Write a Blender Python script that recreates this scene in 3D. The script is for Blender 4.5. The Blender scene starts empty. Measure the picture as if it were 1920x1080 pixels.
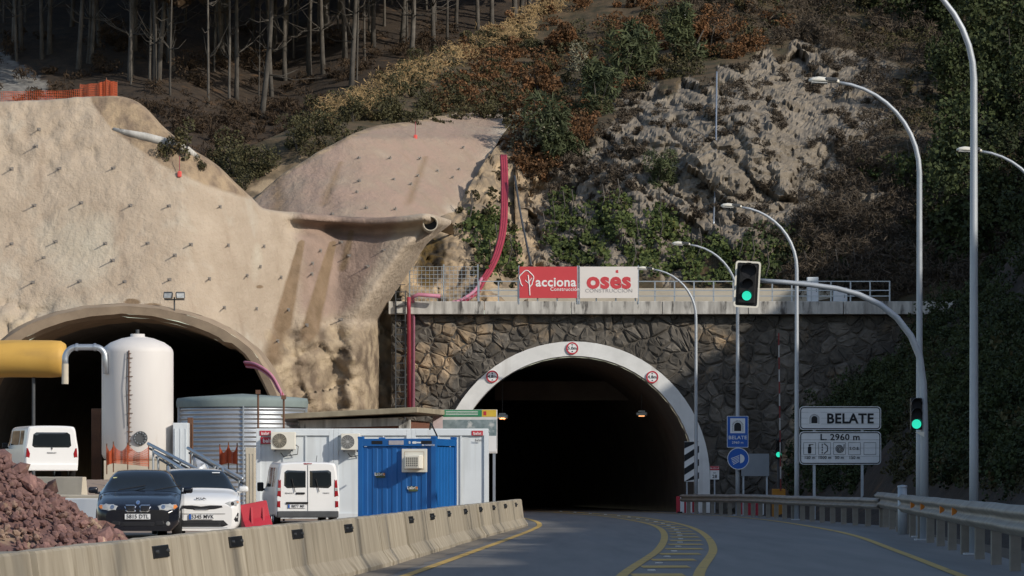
import bpy, bmesh, math, random
import numpy as np
from mathutils import Vector, Matrix, noise
from mathutils.bvhtree import BVHTree
R = math.radians
scene = bpy.context.scene
C = scene.collection

# ------------------------------------------------------------ camera, sky, sun, exposure
F, HY, HC = 7000.0, 901.0, 1.38          # focal length (in 1920-wide pixels), horizon row, eye height
cam = bpy.data.cameras.new('camera'); camo = bpy.data.objects.new('camera', cam); C.objects.link(camo)
camo.location = (0, 0, HC); camo.rotation_euler = (R(90), 0, 0)
cam.sensor_width = 36; cam.lens = 36*F/1920; cam.shift_y = (HY-540)/1920
cam.clip_start = 1; cam.clip_end = 3000
scene.camera = camo
SUN = Vector((0.80, -0.60, 0.52)).normalized()
w = bpy.data.worlds.new('World'); scene.world = w; w.use_nodes = True
nt = w.node_tree; bg = nt.nodes['Background']
sky = nt.nodes.new('ShaderNodeTexSky'); sky.sky_type = 'NISHITA'; sky.sun_disc = False
sky.sun_elevation = math.asin(SUN.z); sky.sun_rotation = math.atan2(SUN.x, SUN.y)
nt.links.new(sky.outputs[0], bg.inputs[0]); bg.inputs[1].default_value = 0.15
sl = bpy.data.lights.new('sun', 'SUN'); sl.energy = 3.6; sl.angle = R(0.6); sl.color = (1, .925, .81)
so = bpy.data.objects.new('sun', sl); C.objects.link(so)
so.location = (60, -45, 60); so.rotation_euler = (-SUN).to_track_quat('-Z', 'Y').to_euler()
vs = scene.view_settings; vs.view_transform = 'Standard'; vs.look = 'None'; vs.gamma = 1
vs.use_curve_mapping = False; vs.exposure = 0.03

# ------------------------------------------------------------ helpers
def P(px, py, Y): return Vector(((px-960)*Y/F, Y, HC+(HY-py)*Y/F))
def PX(px, Y): return (px-960)*Y/F
def PZ(py, Y): return HC+(HY-py)*Y/F
def lerp(a, b, t): return a+(b-a)*t
def sstep(a, b, x):
    t = min(1, max(0, (x-a)/(b-a))); return t*t*(3-2*t)
def interp(x, pts):
    if x <= pts[0][0]: return pts[0][1]
    for (a, va), (b, vb) in zip(pts, pts[1:]):
        if x <= b: return va+(vb-va)*(x-a)/(b-a)
    return pts[-1][1]
def sinterp(x, pts):                       # smooth interpolation
    n = len(pts)
    if x <= pts[0][0]: return pts[0][1]
    if x >= pts[-1][0]: return pts[-1][1]
    for i in range(n-1):
        if x <= pts[i+1][0]:
            p1, p2 = pts[i], pts[i+1]; p0 = pts[max(0, i-1)]; p3 = pts[min(n-1, i+2)]
            h = p2[0]-p1[0]; t = (x-p1[0])/h
            m1 = (p2[1]-p0[1])/(p2[0]-p0[0])*h if p2[0] != p0[0] else 0
            m2 = (p3[1]-p1[1])/(p3[0]-p1[0])*h if p3[0] != p1[0] else 0
            return ((2*t**3-3*t*t+1)*p1[1]+(t**3-2*t*t+t)*m1+(-2*t**3+3*t*t)*p2[1]+(t**3-t*t)*m2)
def facet(x, z, seed):                    # broken rock: every cell of the pattern is a block with its own step and tilt
    ds, ps = noise.voronoi((x, z, seed)); c = ps[0]; q = (c.x*7.3+seed, c.y*5.1, c.z*3.7)
    a = noise.cell_vector(q); crack = min(1, (ds[1]-ds[0])*5)
    return (a.x-.5)*.9+(a.y-.5)*(x-c.x)*1.5+(a.z-.5)*(z-c.y)*1.5-.35*(1-crack)
def fbm(x, y, z, o=4, g=.5):
    a, s, f = 1, 0, 1
    for _ in range(o):
        s += a*noise.noise((x*f, y*f, z*f)); a *= g; f *= 2.03
    return s

MATS = {}
def M(name, c1, c2=None, scale=3, rough=.8, bump=0, bscale=None, metal=0, stretch=(1, 1, 1), rand=0, spec=.3, detail=6, emit=None, estr=0, contrast=1, mott=None):
    """procedural material: two colours mixed by noise, bump from finer noise, optional per-object variation"""
    if name in MATS: return MATS[name]
    m = bpy.data.materials.new(name); m.use_nodes = True; t = m.node_tree; b = t.nodes['Principled BSDF']
    b.inputs['Roughness'].default_value = rough; b.inputs['Metallic'].default_value = metal
    b.inputs['Specular IOR Level'].default_value = spec
    L = t.links.new
    tc = t.nodes.new('ShaderNodeTexCoord'); mp = t.nodes.new('ShaderNodeMapping'); mp.inputs['Scale'].default_value = stretch
    L(tc.outputs['Object'], mp.inputs[0])
    def nz(s, d=detail):
        n = t.nodes.new('ShaderNodeTexNoise'); n.inputs['Scale'].default_value = s; n.inputs['Detail'].default_value = d
        n.inputs['Roughness'].default_value = .62
        L(mp.outputs[0], n.inputs[0]); return n
    if c2 is None: c2 = tuple(x*.8 for x in c1)
    n = nz(scale); rp = t.nodes.new('ShaderNodeValToRGB')
    e = rp.color_ramp.elements; wdt = .22/contrast
    e[0].position = .5-wdt; e[0].color = (*c2, 1); e[1].position = .5+wdt; e[1].color = (*c1, 1)
    L(n.outputs[0], rp.inputs[0]); col = rp.outputs[0]
    def mix(a, fac_out, colour, mode='MIX', fac=1):
        x = t.nodes.new('ShaderNodeMix'); x.data_type = 'RGBA'; x.blend_type = mode
        L(a, x.inputs[6])
        if isinstance(colour, tuple): x.inputs[7].default_value = (*colour, 1)
        else: L(colour, x.inputs[7])
        if fac_out is not None: L(fac_out, x.inputs[0])
        else: x.inputs[0].default_value = fac
        return x.outputs[2]
    if mott:                                # (colour, scale, threshold): third tone in patches
        n2 = nz(mott[1], 5); r2 = t.nodes.new('ShaderNodeMapRange')
        r2.inputs[1].default_value = mott[2]; r2.inputs[2].default_value = mott[2]+.12
        L(n2.outputs[0], r2.inputs[0]); col = mix(col, r2.outputs[0], mott[0])
    if rand:
        oi = t.nodes.new('ShaderNodeObjectInfo'); hv = t.nodes.new('ShaderNodeHueSaturation')
        mr = t.nodes.new('ShaderNodeMapRange'); mr.inputs[3].default_value = 1-rand; mr.inputs[4].default_value = 1+rand
        L(oi.outputs['Random'], mr.inputs[0]); L(mr.outputs[0], hv.inputs['Value']); L(col, hv.inputs['Color']); col = hv.outputs[0]
    L(col, b.inputs['Base Color'])
    if bump:
        nb = nz(bscale or scale*4, 8); bp = t.nodes.new('ShaderNodeBump'); bp.inputs['Strength'].default_value = min(1, bump*4); bp.inputs['Distance'].default_value = bump
        L(nb.outputs[0], bp.inputs['Height']); L(bp.outputs[0], b.inputs['Normal'])
    if emit:
        b.inputs['Emission Color'].default_value = (*emit, 1); b.inputs['Emission Strength'].default_value = estr
    m['mixer'] = 0
    MATS[name] = m; return m
def streaks(m, colour, scale, thr, st=(1, 1, .07), amount=.7):
    """run-off streaks: a stretched noise lays a dirtier tone over the base colour"""
    t = m.node_tree; b = t.nodes['Principled BSDF']; L = t.links.new
    tc = t.nodes.new('ShaderNodeTexCoord'); mp = t.nodes.new('ShaderNodeMapping'); mp.inputs['Scale'].default_value = st; L(tc.outputs['Object'], mp.inputs[0])
    n = t.nodes.new('ShaderNodeTexNoise'); n.inputs['Scale'].default_value = scale; n.inputs['Detail'].default_value = 5; L(mp.outputs[0], n.inputs[0])
    r = t.nodes.new('ShaderNodeMapRange'); r.inputs[1].default_value = thr; r.inputs[2].default_value = thr+.22; r.inputs[4].default_value = amount; L(n.outputs[0], r.inputs[0])
    x = t.nodes.new('ShaderNodeMix'); x.data_type = 'RGBA'; src = b.inputs['Base Color'].links[0].from_socket
    L(r.outputs[0], x.inputs[0]); L(src, x.inputs[6]); x.inputs[7].default_value = (*colour, 1); L(x.outputs[2], b.inputs['Base Color'])
def attr_layers(m, layers):
    """lay further colours over a material where a vertex attribute says so (stains, soil, bare rock)"""
    t = m.node_tree; b = t.nodes['Principled BSDF']; L = t.links.new
    for an, col, col2, sc, brk in layers:
        a = t.nodes.new('ShaderNodeAttribute'); a.attribute_name = an
        tc = t.nodes.new('ShaderNodeTexCoord')
        n = t.nodes.new('ShaderNodeTexNoise'); n.inputs['Scale'].default_value = sc; n.inputs['Detail'].default_value = 7; L(tc.outputs['Object'], n.inputs[0])
        rp = t.nodes.new('ShaderNodeValToRGB'); e = rp.color_ramp.elements
        e[0].position = .36; e[0].color = (*col2, 1); e[1].position = .62; e[1].color = (*col, 1); L(n.outputs[0], rp.inputs[0])
        ad = t.nodes.new('ShaderNodeMath'); ad.operation = 'MULTIPLY_ADD'; ad.use_clamp = True     # broken edge: attr + (noise-.5)*brk
        sb = t.nodes.new('ShaderNodeMath'); sb.operation = 'SUBTRACT'; sb.inputs[1].default_value = .5; L(n.outputs[0], sb.inputs[0])
        L(sb.outputs[0], ad.inputs[0]); ad.inputs[1].default_value = brk; L(a.outputs['Fac'], ad.inputs[2])
        mu = t.nodes.new('ShaderNodeMapRange'); mu.inputs[1].default_value = .3; mu.inputs[2].default_value = .7
        L(ad.outputs[0], mu.inputs[0])
        x = t.nodes.new('ShaderNodeMix'); x.data_type = 'RGBA'
        src = b.inputs['Base Color'].links[0].from_socket
        L(mu.outputs[0], x.inputs[0]); L(src, x.inputs[6]); L(rp.outputs[0], x.inputs[7]); L(x.outputs[2], b.inputs['Base Color'])

class MB:
    def __init__(s): s.v = []; s.f = []
    def add(s, vs, fs):
        o = len(s.v); s.v += [tuple(p) for p in vs]; s.f += [tuple(i+o for i in q) for q in fs]; return s
    def box(s, cx, cy, cz, sx, sy, sz, rz=0, rx=0, ry=0, bev=0):
        if bev:
            bm = bmesh.new(); bmesh.ops.create_cube(bm, size=1)
            for v in bm.verts: v.co = Vector((v.co.x*sx, v.co.y*sy, v.co.z*sz))
            bmesh.ops.bevel(bm, geom=bm.edges[:], offset=bev, segments=2, affect='EDGES', profile=.5)
            bm.verts.index_update(); vv = [v.co.copy() for v in bm.verts]; ff = [[v.index for v in f.verts] for f in bm.faces]; bm.free()
        else:
            vv = [Vector((x*sx/2, y*sy/2, z*sz/2)) for x in (-1, 1) for y in (-1, 1) for z in (-1, 1)]
            ff = [(0, 1, 3, 2), (4, 6, 7, 5), (0, 4, 5, 1), (2, 3, 7, 6), (0, 2, 6, 4), (1, 5, 7, 3)]
        if rz or rx or ry:
            m = Matrix.Rotation(rz, 3, 'Z') @ Matrix.Rotation(ry, 3, 'Y') @ Matrix.Rotation(rx, 3, 'X'); vv = [m @ v for v in vv]
        return s.add([v+Vector((cx, cy, cz)) for v in vv], ff)
    def tube(s, pts, r, n=10, cap=True):
        pts = [Vector(p) for p in pts]; rs = r if isinstance(r, (list, tuple)) else [r]*len(pts)
        vs = []; fs = []; up = None
        for i, p in enumerate(pts):
            d = (pts[min(i+1, len(pts)-1)]-pts[max(i-1, 0)]).normalized()
            if up is None: up = Vector((0, 0, 1)) if abs(d.z) < .9 else Vector((0, 1, 0))
            a = d.cross(up).normalized(); b = a.cross(d).normalized(); up = b
            for k in range(n):
                t = 2*math.pi*k/n; vs.append(p+rs[i]*(a*math.cos(t)+b*math.sin(t)))
        for i in range(len(pts)-1):
            for k in range(n): fs.append((i*n+k, i*n+(k+1) % n, (i+1)*n+(k+1) % n, (i+1)*n+k))
        if cap: fs.append(tuple(range(n-1, -1, -1))); fs.append(tuple((len(pts)-1)*n+k for k in range(n)))
        return s.add(vs, fs)
    def lathe(s, prof, n=32, cx=0, cy=0, cz=0):
        vs = [(cx+r*math.cos(2*math.pi*k/n), cy+r*math.sin(2*math.pi*k/n), cz+z) for r, z in prof for k in range(n)]
        fs = [(i*n+k, i*n+(k+1) % n, (i+1)*n+(k+1) % n, (i+1)*n+k) for i in range(len(prof)-1) for k in range(n)]
        return s.add(vs, fs)
    def plate(s, poly, y, th=.02):
        """flat outline in x,z standing at depth y, facing -y, with thickness behind it"""
        n = len(poly); area = sum(poly[i][0]*poly[(i+1) % n][1]-poly[(i+1) % n][0]*poly[i][1] for i in range(n))
        if area < 0: poly = poly[::-1]
        vs = [(x, y, z) for x, z in poly]+[(x, y+th, z) for x, z in poly]
        fs = [tuple(range(n)), tuple(range(2*n-1, n-1, -1))]+[(i, i+n, (i+1) % n+n, (i+1) % n) for i in range(n)]
        return s.add(vs, fs)
    def mesh(s, name='m', smooth=False):
        me = bpy.data.meshes.new(name); me.from_pydata(s.v, [], s.f)
        if smooth: me.polygons.foreach_set('use_smooth', [True]*len(me.polygons))
        me.update(); return me
    def build(s, name, mat, parent=None, smooth=False): return ob(name, s.mesh(name, smooth), mat, parent)
def ob(name, me, mat, parent=None):
    if mat and not me.materials: me.materials.append(mat)
    o = bpy.data.objects.new(name, me); C.objects.link(o); o.parent = parent; return o
def tag(o, label=None, cat=None, group=None, kind=None):
    if label: o['label'] = label
    if cat: o['category'] = cat
    if group: o['group'] = group
    if kind: o['kind'] = kind
    return o
def thing(name, label, cat, loc=(0, 0, 0), rz=0, group=None):
    o = bpy.data.objects.new(name, None); C.objects.link(o); o.location = loc; o.rotation_euler = (0, 0, rz); o.empty_display_size = .2
    return tag(o, label, cat, group)
def copy_tree(o, parent=None):
    c = o.copy(); C.objects.link(c); c.parent = parent
    for ch in list(o.children): copy_tree(ch, c)
    return c
def rrect(cx, cz, w, h, r=.03, n=4):
    pts = []
    for sx, sz, a0 in ((1, -1, -90), (1, 1, 0), (-1, 1, 90), (-1, -1, 180)):
        for k in range(n+1):
            a = R(a0+90*k/n); pts.append((cx+sx*(w/2-r)+r*math.cos(a), cz+sz*(h/2-r)+r*math.sin(a)))
    return pts
def disc(cx, cz, r, n=28): return [(cx+r*math.cos(2*math.pi*k/n), cz+r*math.sin(2*math.pi*k/n)) for k in range(n)]
def frame(outer, inner, y, th=.01):
    n = len(outer); m = MB()
    vs = [(x, y, z) for x, z in outer]+[(x, y, z) for x, z in inner]+[(x, y+th, z) for x, z in outer]+[(x, y+th, z) for x, z in inner]
    fs = []
    for i in range(n):
        j = (i+1) % n; fs += [(i, j, n+j, n+i), (2*n+i, 2*n+j, j, i), (n+i, n+j, 3*n+j, 3*n+i)]
    return m.add(vs, fs)
def lettering(body, size, loc, mat, parent, name='lettering', bold=0, align='CENTER', rz=0, sx=1, shear=0):
    cu = bpy.data.curves.new('t', 'FONT'); cu.body = body; cu.size = size; cu.align_x = align; cu.align_y = 'CENTER'
    cu.extrude = .002; cu.offset = bold*size; cu.resolution_u = 3; cu.shear = shear; cu.space_character = 1.05
    o = bpy.data.objects.new('t', cu); C.objects.link(o)
    me = bpy.data.meshes.new_from_object(o.evaluated_get(bpy.context.evaluated_depsgraph_get()))
    bpy.data.objects.remove(o); bpy.data.curves.remove(cu)
    me.transform(Matrix.Rotation(R(90), 4, 'X')); me.transform(Matrix.Scale(sx, 4, (1, 0, 0)))
    me.materials.clear(); x = ob(name, me, mat, parent); x.location = loc; x.rotation_euler = (0, 0, rz); return x
def leaves(centres, size, seed=0, flat=None, name='leaves', elong=1.5):
    """many small leaf-shaped faces (bent diamonds) at the given centres"""
    rg = np.random.default_rng(seed); c = np.asarray(centres, dtype=np.float64); n = len(c)
    d = rg.normal(size=(n, 3)); 
    if flat is not None: d = d*.55+np.asarray(flat)[None, :]
    d /= np.linalg.norm(d, axis=1)[:, None]
    a = np.cross(d, rg.normal(size=(n, 3))); a /= np.linalg.norm(a, axis=1)[:, None]; b = np.cross(d, a)
    sz = (size if np.ndim(size) else np.full(n, size))*rg.uniform(.6, 1.3, n); a = a*(sz*elong/2)[:, None]; b = b*(sz/2)[:, None]
    v = np.stack([c-a, c+b+d*(sz*.1)[:, None], c+a, c-b+d*(sz*.1)[:, None]], 1).reshape(-1, 3)
    me = bpy.data.meshes.new(name); me.vertices.add(4*n); me.vertices.foreach_set('co', v.ravel())
    me.loops.add(4*n); me.loops.foreach_set('vertex_index', np.arange(4*n)); me.polygons.add(n)
    me.polygons.foreach_set('loop_start', np.arange(0, 4*n, 4)); me.polygons.foreach_set('loop_total', np.full(n, 4))
    me.update(calc_edges=True); return me
def clump(n, rad, seed, lobes=7, shape=(1, 1, .9), up=.0):
    """points spread through an uneven crown of several lobes"""
    rg = np.random.default_rng(seed); out = []
    ls = rg.normal(size=(lobes, 3))*.42; lr = rg.uniform(.28, .6, lobes)
    k = rg.integers(0, lobes, n); p = rg.normal(size=(n, 3)); p /= np.linalg.norm(p, axis=1)[:, None]
    p = ls[k]+p*(lr[k]*rg.uniform(.45, 1, n)**.5)[:, None]
    p = p*np.asarray(shape)*rad; p[:, 2] += up; return p

# ------------------------------------------------------------ materials
asphalt = M('asphalt', (.19, .18, .164), (.125, .12, .112), 1.5, .68, .004, 40, stretch=(1, .05, 1), mott=((.155, .152, .146), .7, .56))
shot = M('shotcrete', (.45, .37, .285), (.35, .28, .208), .6, .95, .16, 4.5, mott=((.46, .41, .335), .16, .54))
attr_layers(shot, [('grey', (.50, .45, .36), (.42, .37, .29), .5, .9), ('pink', (.31, .225, .178), (.22, .162, .128), .8, .7),
                   ('soil', (.36, .27, .175), (.19, .14, .10), 1.6, .5), ('rock', (.44, .35, .24), (.14, .105, .075), 1.0, .5),
                   ('stain', (.235, .165, .105), (.17, .118, .072), 1.5, .45)])
rockm = M('cliff_rock', (.24, .205, .16), (.125, .105, .08), 1.0, .95, .12, 4, contrast=1.2, mott=((.06, .053, .042), 1.3, .58))
attr_layers(rockm, [('soil', (.10, .07, .04), (.045, .04, .022), 1.2, .8), ('tan', (.40, .30, .19), (.20, .15, .10), 1.3, .6), ('stain', (.10, .065, .02), (.03, .025, .02), 2., .6)])
litter = M('leaf_litter', (.06, .042, .028), (.024, .019, .015), 1.6, .97, .12, 5, mott=((.10, .058, .03), .9, .58))
attr_layers(litter, [('gravel', (.24, .23, .21), (.12, .115, .11), 2.5, .6)])
dirt = M('yard_dirt', (.34, .26, .20), (.22, .165, .125), .8, .95, .03, 8)
conc = M('barrier_concrete', (.43, .38, .295), (.25, .215, .16), 2.6, .9, .008, 30, stretch=(1, 1, .12), rand=.12, contrast=1.1, mott=((.19, .155, .105), 1.5, .58))
concw = M('weathered_white_concrete', (.62, .60, .55), (.30, .285, .26), 3.2, .9, .01, 12, stretch=(1, 1, .25), contrast=.9, mott=((.08, .075, .07), 2.6, .56))
concc = M('cream_concrete', (.52, .47, .38), (.42, .37, .29), 1, .9, .01, 10)
white_arch = M('white_painted_concrete', (.76, .76, .74), (.60, .60, .58), 1.2, .75, .004, 10, mott=((.42, .41, .39), .8, .66))
stone = M('dark_stone', (.145, .13, .11), (.062, .056, .049), 2.4, .95, .07, 6, rand=.40, mott=((.30, .22, .14), .34, .57))
mortar = M('mortar', (.125, .11, .092), (.07, .062, .053), 2, .95, .03, 8)
lining = M('sooty_lining', (.15, .14, .13), (.09, .085, .08), .7, .9, .01, 4)
galv = M('galvanised_steel', (.50, .53, .56), (.40, .43, .46), 2, .42, 0, metal=.75)
polem = M('lamp_post_steel', (.46, .49, .52), (.38, .41, .44), 1.4, .55, 0, metal=.35)
railm = M('guardrail_steel', (.31, .285, .25), (.20, .182, .155), 1.6, .6, 0, metal=.4, stretch=(1, 1, .4))
black = M('black_plastic', (.012, .012, .013), (.009, .009, .009), 3, .5)
darkm = M('dark_rubber', (.02, .02, .02), (.014, .014, .014), 4, .85)
whitep = M('white_paint', (.78, .78, .77), (.72, .72, .71), 1, .5)
cream = M('cream_enamel', (.74, .71, .62), (.68, .65, .56), 2, .5)
blue = M('container_blue', (.010, .115, .36), (.008, .09, .30), 1.2, .45, spec=.4)
panelw = M('container_white', (.66, .70, .72), (.58, .62, .645), .9, .5)
redm = M('red_plastic', (.50, .035, .055), (.40, .03, .045), 2, .5)
pinkm = M('pink_conduit', (.52, .22, .30), (.42, .16, .23), 2, .55)
redc = M('red_conduit', (.34, .045, .07), (.25, .033, .05), 2, .55)
yellowl = M('yellow_road_paint', (.58, .38, .10), (.42, .29, .10), 3.5, .8, mott=((.20, .16, .10), 1.4, .57))
whitel = M('white_road_stud', (.65, .65, .62), (.5, .5, .48), 8, .5)
glass = M('dark_glass', (.016, .021, .024), (.012, .015, .018), 1, .06, spec=.7)
carblack = M('black_car_paint', (.010, .012, .018), (.009, .010, .015), 1, .14, spec=.6)
carwhite = M('white_car_paint', (.76, .76, .75), (.73, .73, .72), 1, .22, spec=.5)
chrome = M('chrome', (.75, .75, .76), (.68, .68, .69), 1, .18, metal=.95)
lens = M('headlamp_glass', (.50, .50, .48), (.25, .26, .26), 9, .08, spec=.7)
amber = M('amber_lens', (.75, .25, .04), (.6, .18, .03), 4, .3)
tail = M('red_tail_lens', (.32, .012, .018), (.22, .01, .015), 6, .15, spec=.6)
signblue = M('sign_blue', (.015, .10, .42), (.012, .085, .36), 2, .45)
signgrey = M('sign_white', (.70, .71, .72), (.62, .63, .64), 3, .5)
ink = M('sign_black', (.015, .016, .02), (.012, .012, .014), 2, .6)
bannerred = M('banner_red', (.58, .065, .075), (.50, .055, .065), .7, .7)
bannerwhite = M('banner_white', (.74, .70, .66), (.67, .63, .59), .6, .7)
greenon = M('green_signal_lit', (.02, .5, .35), (.02, .4, .28), 60, .3, emit=(.03, .85, .55), estr=.85)
orange = M('orange_mesh', (.52, .10, .035), (.42, .08, .03), 3, .7)
yellowduct = M('yellow_duct', (.58, .35, .08), (.50, .29, .065), .7, .6, .02, 1.5)
brick = M('brick', (.20, .085, .055), (.12, .055, .04), 6, .9, .01, 12, stretch=(1, 1, 3))
rust = M('rusty_steel', (.17, .085, .05), (.09, .05, .035), 2, .85)
steeldark = M('dark_steel', (.10, .105, .11), (.06, .065, .07), 2, .6, metal=.4)
bark = M('beech_bark', (.125, .113, .098), (.034, .03, .026), 2.2, .95, .02, 8, stretch=(1, 1, .5), rand=.3, mott=((.045, .04, .033), 1.0, .56))
rubblem = M('red_brown_rubble', (.25, .145, .125), (.13, .072, .068), 2.5, .92, .02, 9, rand=.5, mott=((.37, .27, .19), .9, .58))
streaks(shot, (.26, .19, .135), 1.3, .55, (1, 1, .09), .55); streaks(concw, (.12, .11, .10), 3, .52); streaks(white_arch, (.42, .40, .37), 2, .56); streaks(panelw, (.42, .43, .42), 4, .56, amount=.5)
streaks(blue, (.02, .075, .19), 4, .56, amount=.5); streaks(yellowduct, (.36, .22, .07), 1.5, .54, (.3, 1, 1)); streaks(conc, (.17, .145, .105), 5, .56, (1, 1, .05)); streaks(railm, (.17, .15, .125), 4, .52, (1, .3, .3)); streaks(stone, (.035, .032, .028), .8, .52, (1, 1, .12), .6)
def foliage(name, c1, c2, sc=2.2, mott=None):
    m = M(name, c1, c2, sc, .75, spec=.2, rand=.15, contrast=1.4, detail=3, mott=mott); return m
ivym = foliage('ivy_leaf', (.10, .125, .034), (.03, .046, .016), 3, mott=((.16, .15, .04), 1.2, .6))
evergreen = foliage('evergreen_leaf', (.050, .065, .022), (.020, .028, .012), 1.2)
bracken = foliage('bracken_frond', (.155, .075, .032), (.06, .036, .018), 1.5)
broom = foliage('broom_stem', (.085, .10, .045), (.035, .045, .022), 1.5)
drygrass = foliage('dry_grass', (.36, .25, .12), (.20, .135, .065), 1.2)
olive = foliage('olive_brush', (.085, .078, .034), (.042, .04, .02), 1.4, mott=((.13, .085, .04), .5, .56))
twigs = foliage('bare_twig', (.11, .085, .06), (.05, .04, .03), 1.4)
brownleaf = foliage('brown_beech_leaf', (.065, .042, .024), (.03, .021, .014), 1.4)
palebush = foliage('pale_seed_head', (.33, .31, .22), (.10, .10, .06), 3)
# ------------------------------------------------------------ ground and road
BAR = [(-30, -5.6), (0, -5.0), (15, -4.5), (30.6, -3.9), (36.6, -3.63), (46, -3.16), (55, -2.52), (67, -1.95), (80.5, -1.38), (95, -.72), (109, 0), (116, .25)]   # barrier run: (Y, X)
LEFTL = [(-30, -4.2), (20, -3.0), (40, -2.15), (53.8, -1.54), (67.3, -.96), (90, 0), (104, .55), (115, .85), (128, .75), (144, 0), (155, -.9), (175, -3), (210, -7), (300, -18)]
MEDL = [(-30, -1.2), (20, 0), (40, .95), (53.8, 1.58), (75, 2.95), (97.6, 3.97), (115, 4.34), (130, 4.1), (144, 3.5), (159, 2.04), (175, .3), (210, -3.6), (300, -14.5)]
MEDR = [(-30, 0), (20, 1.1), (40, 2.1), (53.8, 2.69), (75, 4.04), (97.6, 4.98), (115, 5.3), (130, 5.1), (144, 4.55), (159, 3.1), (175, 1.4), (210, -2.5), (300, -13.4)]
RIGHTL = [(-30, 3.4), (20, 4.6), (40, 5.6), (50.8, 6.1), (66.9, 6.98), (89.2, 8.1), (108, 8.45), (122, 8.4), (138, 7.9), (150, 7.1), (159, 6.4), (175, 4.8), (210, 1), (300, -10)]
RAIL = [(20, 5.0), (50, 6.86), (80, 8.73), (103, 10.15)]
FRAIL = [(100.5, 9.98), (105, 9.75), (121, 9.15), (140, 8.45), (157, 7.2)]
def railx(Y): return sinterp(Y, RAIL) if Y < 102 else interp(Y, FRAIL)
def rz_(X, Y):                              # road surface: rises gently to the right (outer side of the bend)
    m = sinterp(Y, MEDR); return max(0, X-m)*.024*(1-sstep(130, 160, Y))
def hillH(Y):                               # unseen crest of the right-hand hillside, ragged, height and gaps shaped for its shade
    h = interp(Y, [(-60, 20.5), (10, 19.2), (60, 18.6), (84, 20), (104, 23.2), (118, 25), (136, 26.4), (150, 25.8), (172, 24.5), (200, 24)])
    return h+3.4*noise.noise((Y*.13, 3.1, 0))*(1-sstep(80, 115, Y))+1.0*noise.noise((Y*.35, 7.7, 0))
def gz(X, Y):
    bx = sinterp(Y, BAR)
    if X < bx-.5:
        z = 1.4*sstep(-9.3, -12.5, X)*sstep(92, 117, Y)+.20*sstep(-5.6, -7.4, X)*(1-sstep(84, 104, Y))
        return z+.05*noise.noise((X*.35, Y*.35, 2))
    rx = railx(Y) if Y < 157 else 8
    if X < rx+.6: return rz_(X, Y)
    x0 = rx+1.6; base = rz_(rx+.6, Y)
    if X < x0: return base-.10*(X-rx-.6)
    t = X-x0; H = hillH(Y)
    z = base-.1+t*.93*sstep(0, 3, t)+.8*fbm(X*.25, Y*.25, 5)*sstep(0, 4, t)
    return min(z, H+.35*noise.noise((X*.3, Y*.3, 1))-max(0, t-32)*.12)
g = MB(); xs = [-150, -90, -60]+[x*1.0 for x in range(-44, 16)]+[16+1.25*i for i in range(28)]+[52, 60, 75, 100, 160]; ys = [-200, -120, -60]+[y*1.5 for y in range(-26, 110)]
nx = len(xs)
g.add([(x, y, gz(x, y)-.012-(.05 if x > sinterp(y, BAR)-.3 and x < (railx(y) if y < 157 else 8) else 0)) for y in ys for x in xs],
      [(j*nx+i, j*nx+i+1, (j+1)*nx+i+1, (j+1)*nx+i) for j in range(len(ys)-1) for i in range(nx-1)])
gm = M('ground_soil', (.15, .115, .08), (.075, .06, .042), .7, .96, .04, 5)
go = g.build('ground', gm, smooth=True); tag(go, kind='structure')
dd = go.data; dd.materials.append(dirt); dd.materials.append(litter)
for p in dd.polygons:
    c = p.center
    if c.x < sinterp(c.y, BAR)-.3: p.material_index = 1
    elif c.x > 10: p.material_index = 2
road = thing('road', None, None); tag(road, kind='structure')
def strip(fl, fr, y0, y1, dy, lift, nacross=1):
    m = MB(); n = int((y1-y0)/dy)+1; k = nacross+1
    for j in range(n):
        Y = y0+(y1-y0)*j/(n-1); a, b = fl(Y), fr(Y)
        m.v += [(lerp(a, b, i/nacross), Y, rz_(lerp(a, b, i/nacross), Y)+lift) for i in range(k)]
    m.f += [(j*k+i, j*k+i+1, (j+1)*k+i+1, (j+1)*k+i) for j in range(n-1) for i in range(k-1)]
    return m
strip(lambda Y: sinterp(Y, BAR)-.25 if Y < 114 else sinterp(Y, LEFTL)-1.0, lambda Y: (railx(Y)+.5 if Y < 156 else sinterp(Y, RIGHTL)+1.3), -60, 300, 1.5, .0, 16).build('carriageway', asphalt, road, True)
def line(fn, w, y0, y1): return strip(lambda Y: sinterp(Y, fn)-w/2, lambda Y: sinterp(Y, fn)+w/2, y0, y1, 1.2, .008).build('edge_line', yellowl, road)
strip(lambda Y: sinterp(Y, BAR)+.22, lambda Y: sinterp(Y, LEFTL)-.28-.12*noise.noise((Y*.5, 0, 0)), 10, 113, .8, .004, 3).build('dusty_shoulder', M('road_dust', (.25, .215, .17), (.13, .12, .105), 1.6, .95, .01, 12, contrast=1.3), road)
line(LEFTL, .16, -20, 290); line(RIGHTL, .15, -20, 290)
for fn in (MEDL, MEDR): line(fn, .17, -20, 290).name = 'median_line'
Y = 38
while Y < 165:                              # ladder bars and studs between the two median lines
    a, b = sinterp(Y, MEDL)+.17, sinterp(Y, MEDR)-.17
    q = MB(); q.add([(a, Y-.10, rz_(a, Y)+.008), (b, Y+.05, rz_(b, Y)+.008), (b, Y+1.6, rz_(b, Y)+.008), (a, Y+1.45, rz_(a, Y)+.008)], [(0, 1, 2, 3)])
    q.build('median_bar', yellowl, road)
    q = MB(); q.box((a+b)/2, Y+3.3, rz_((a+b)/2, Y)+.012, .12, .09, .024, bev=.006); q.build('road_stud', whitel, road)
    Y += 5.2

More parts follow.
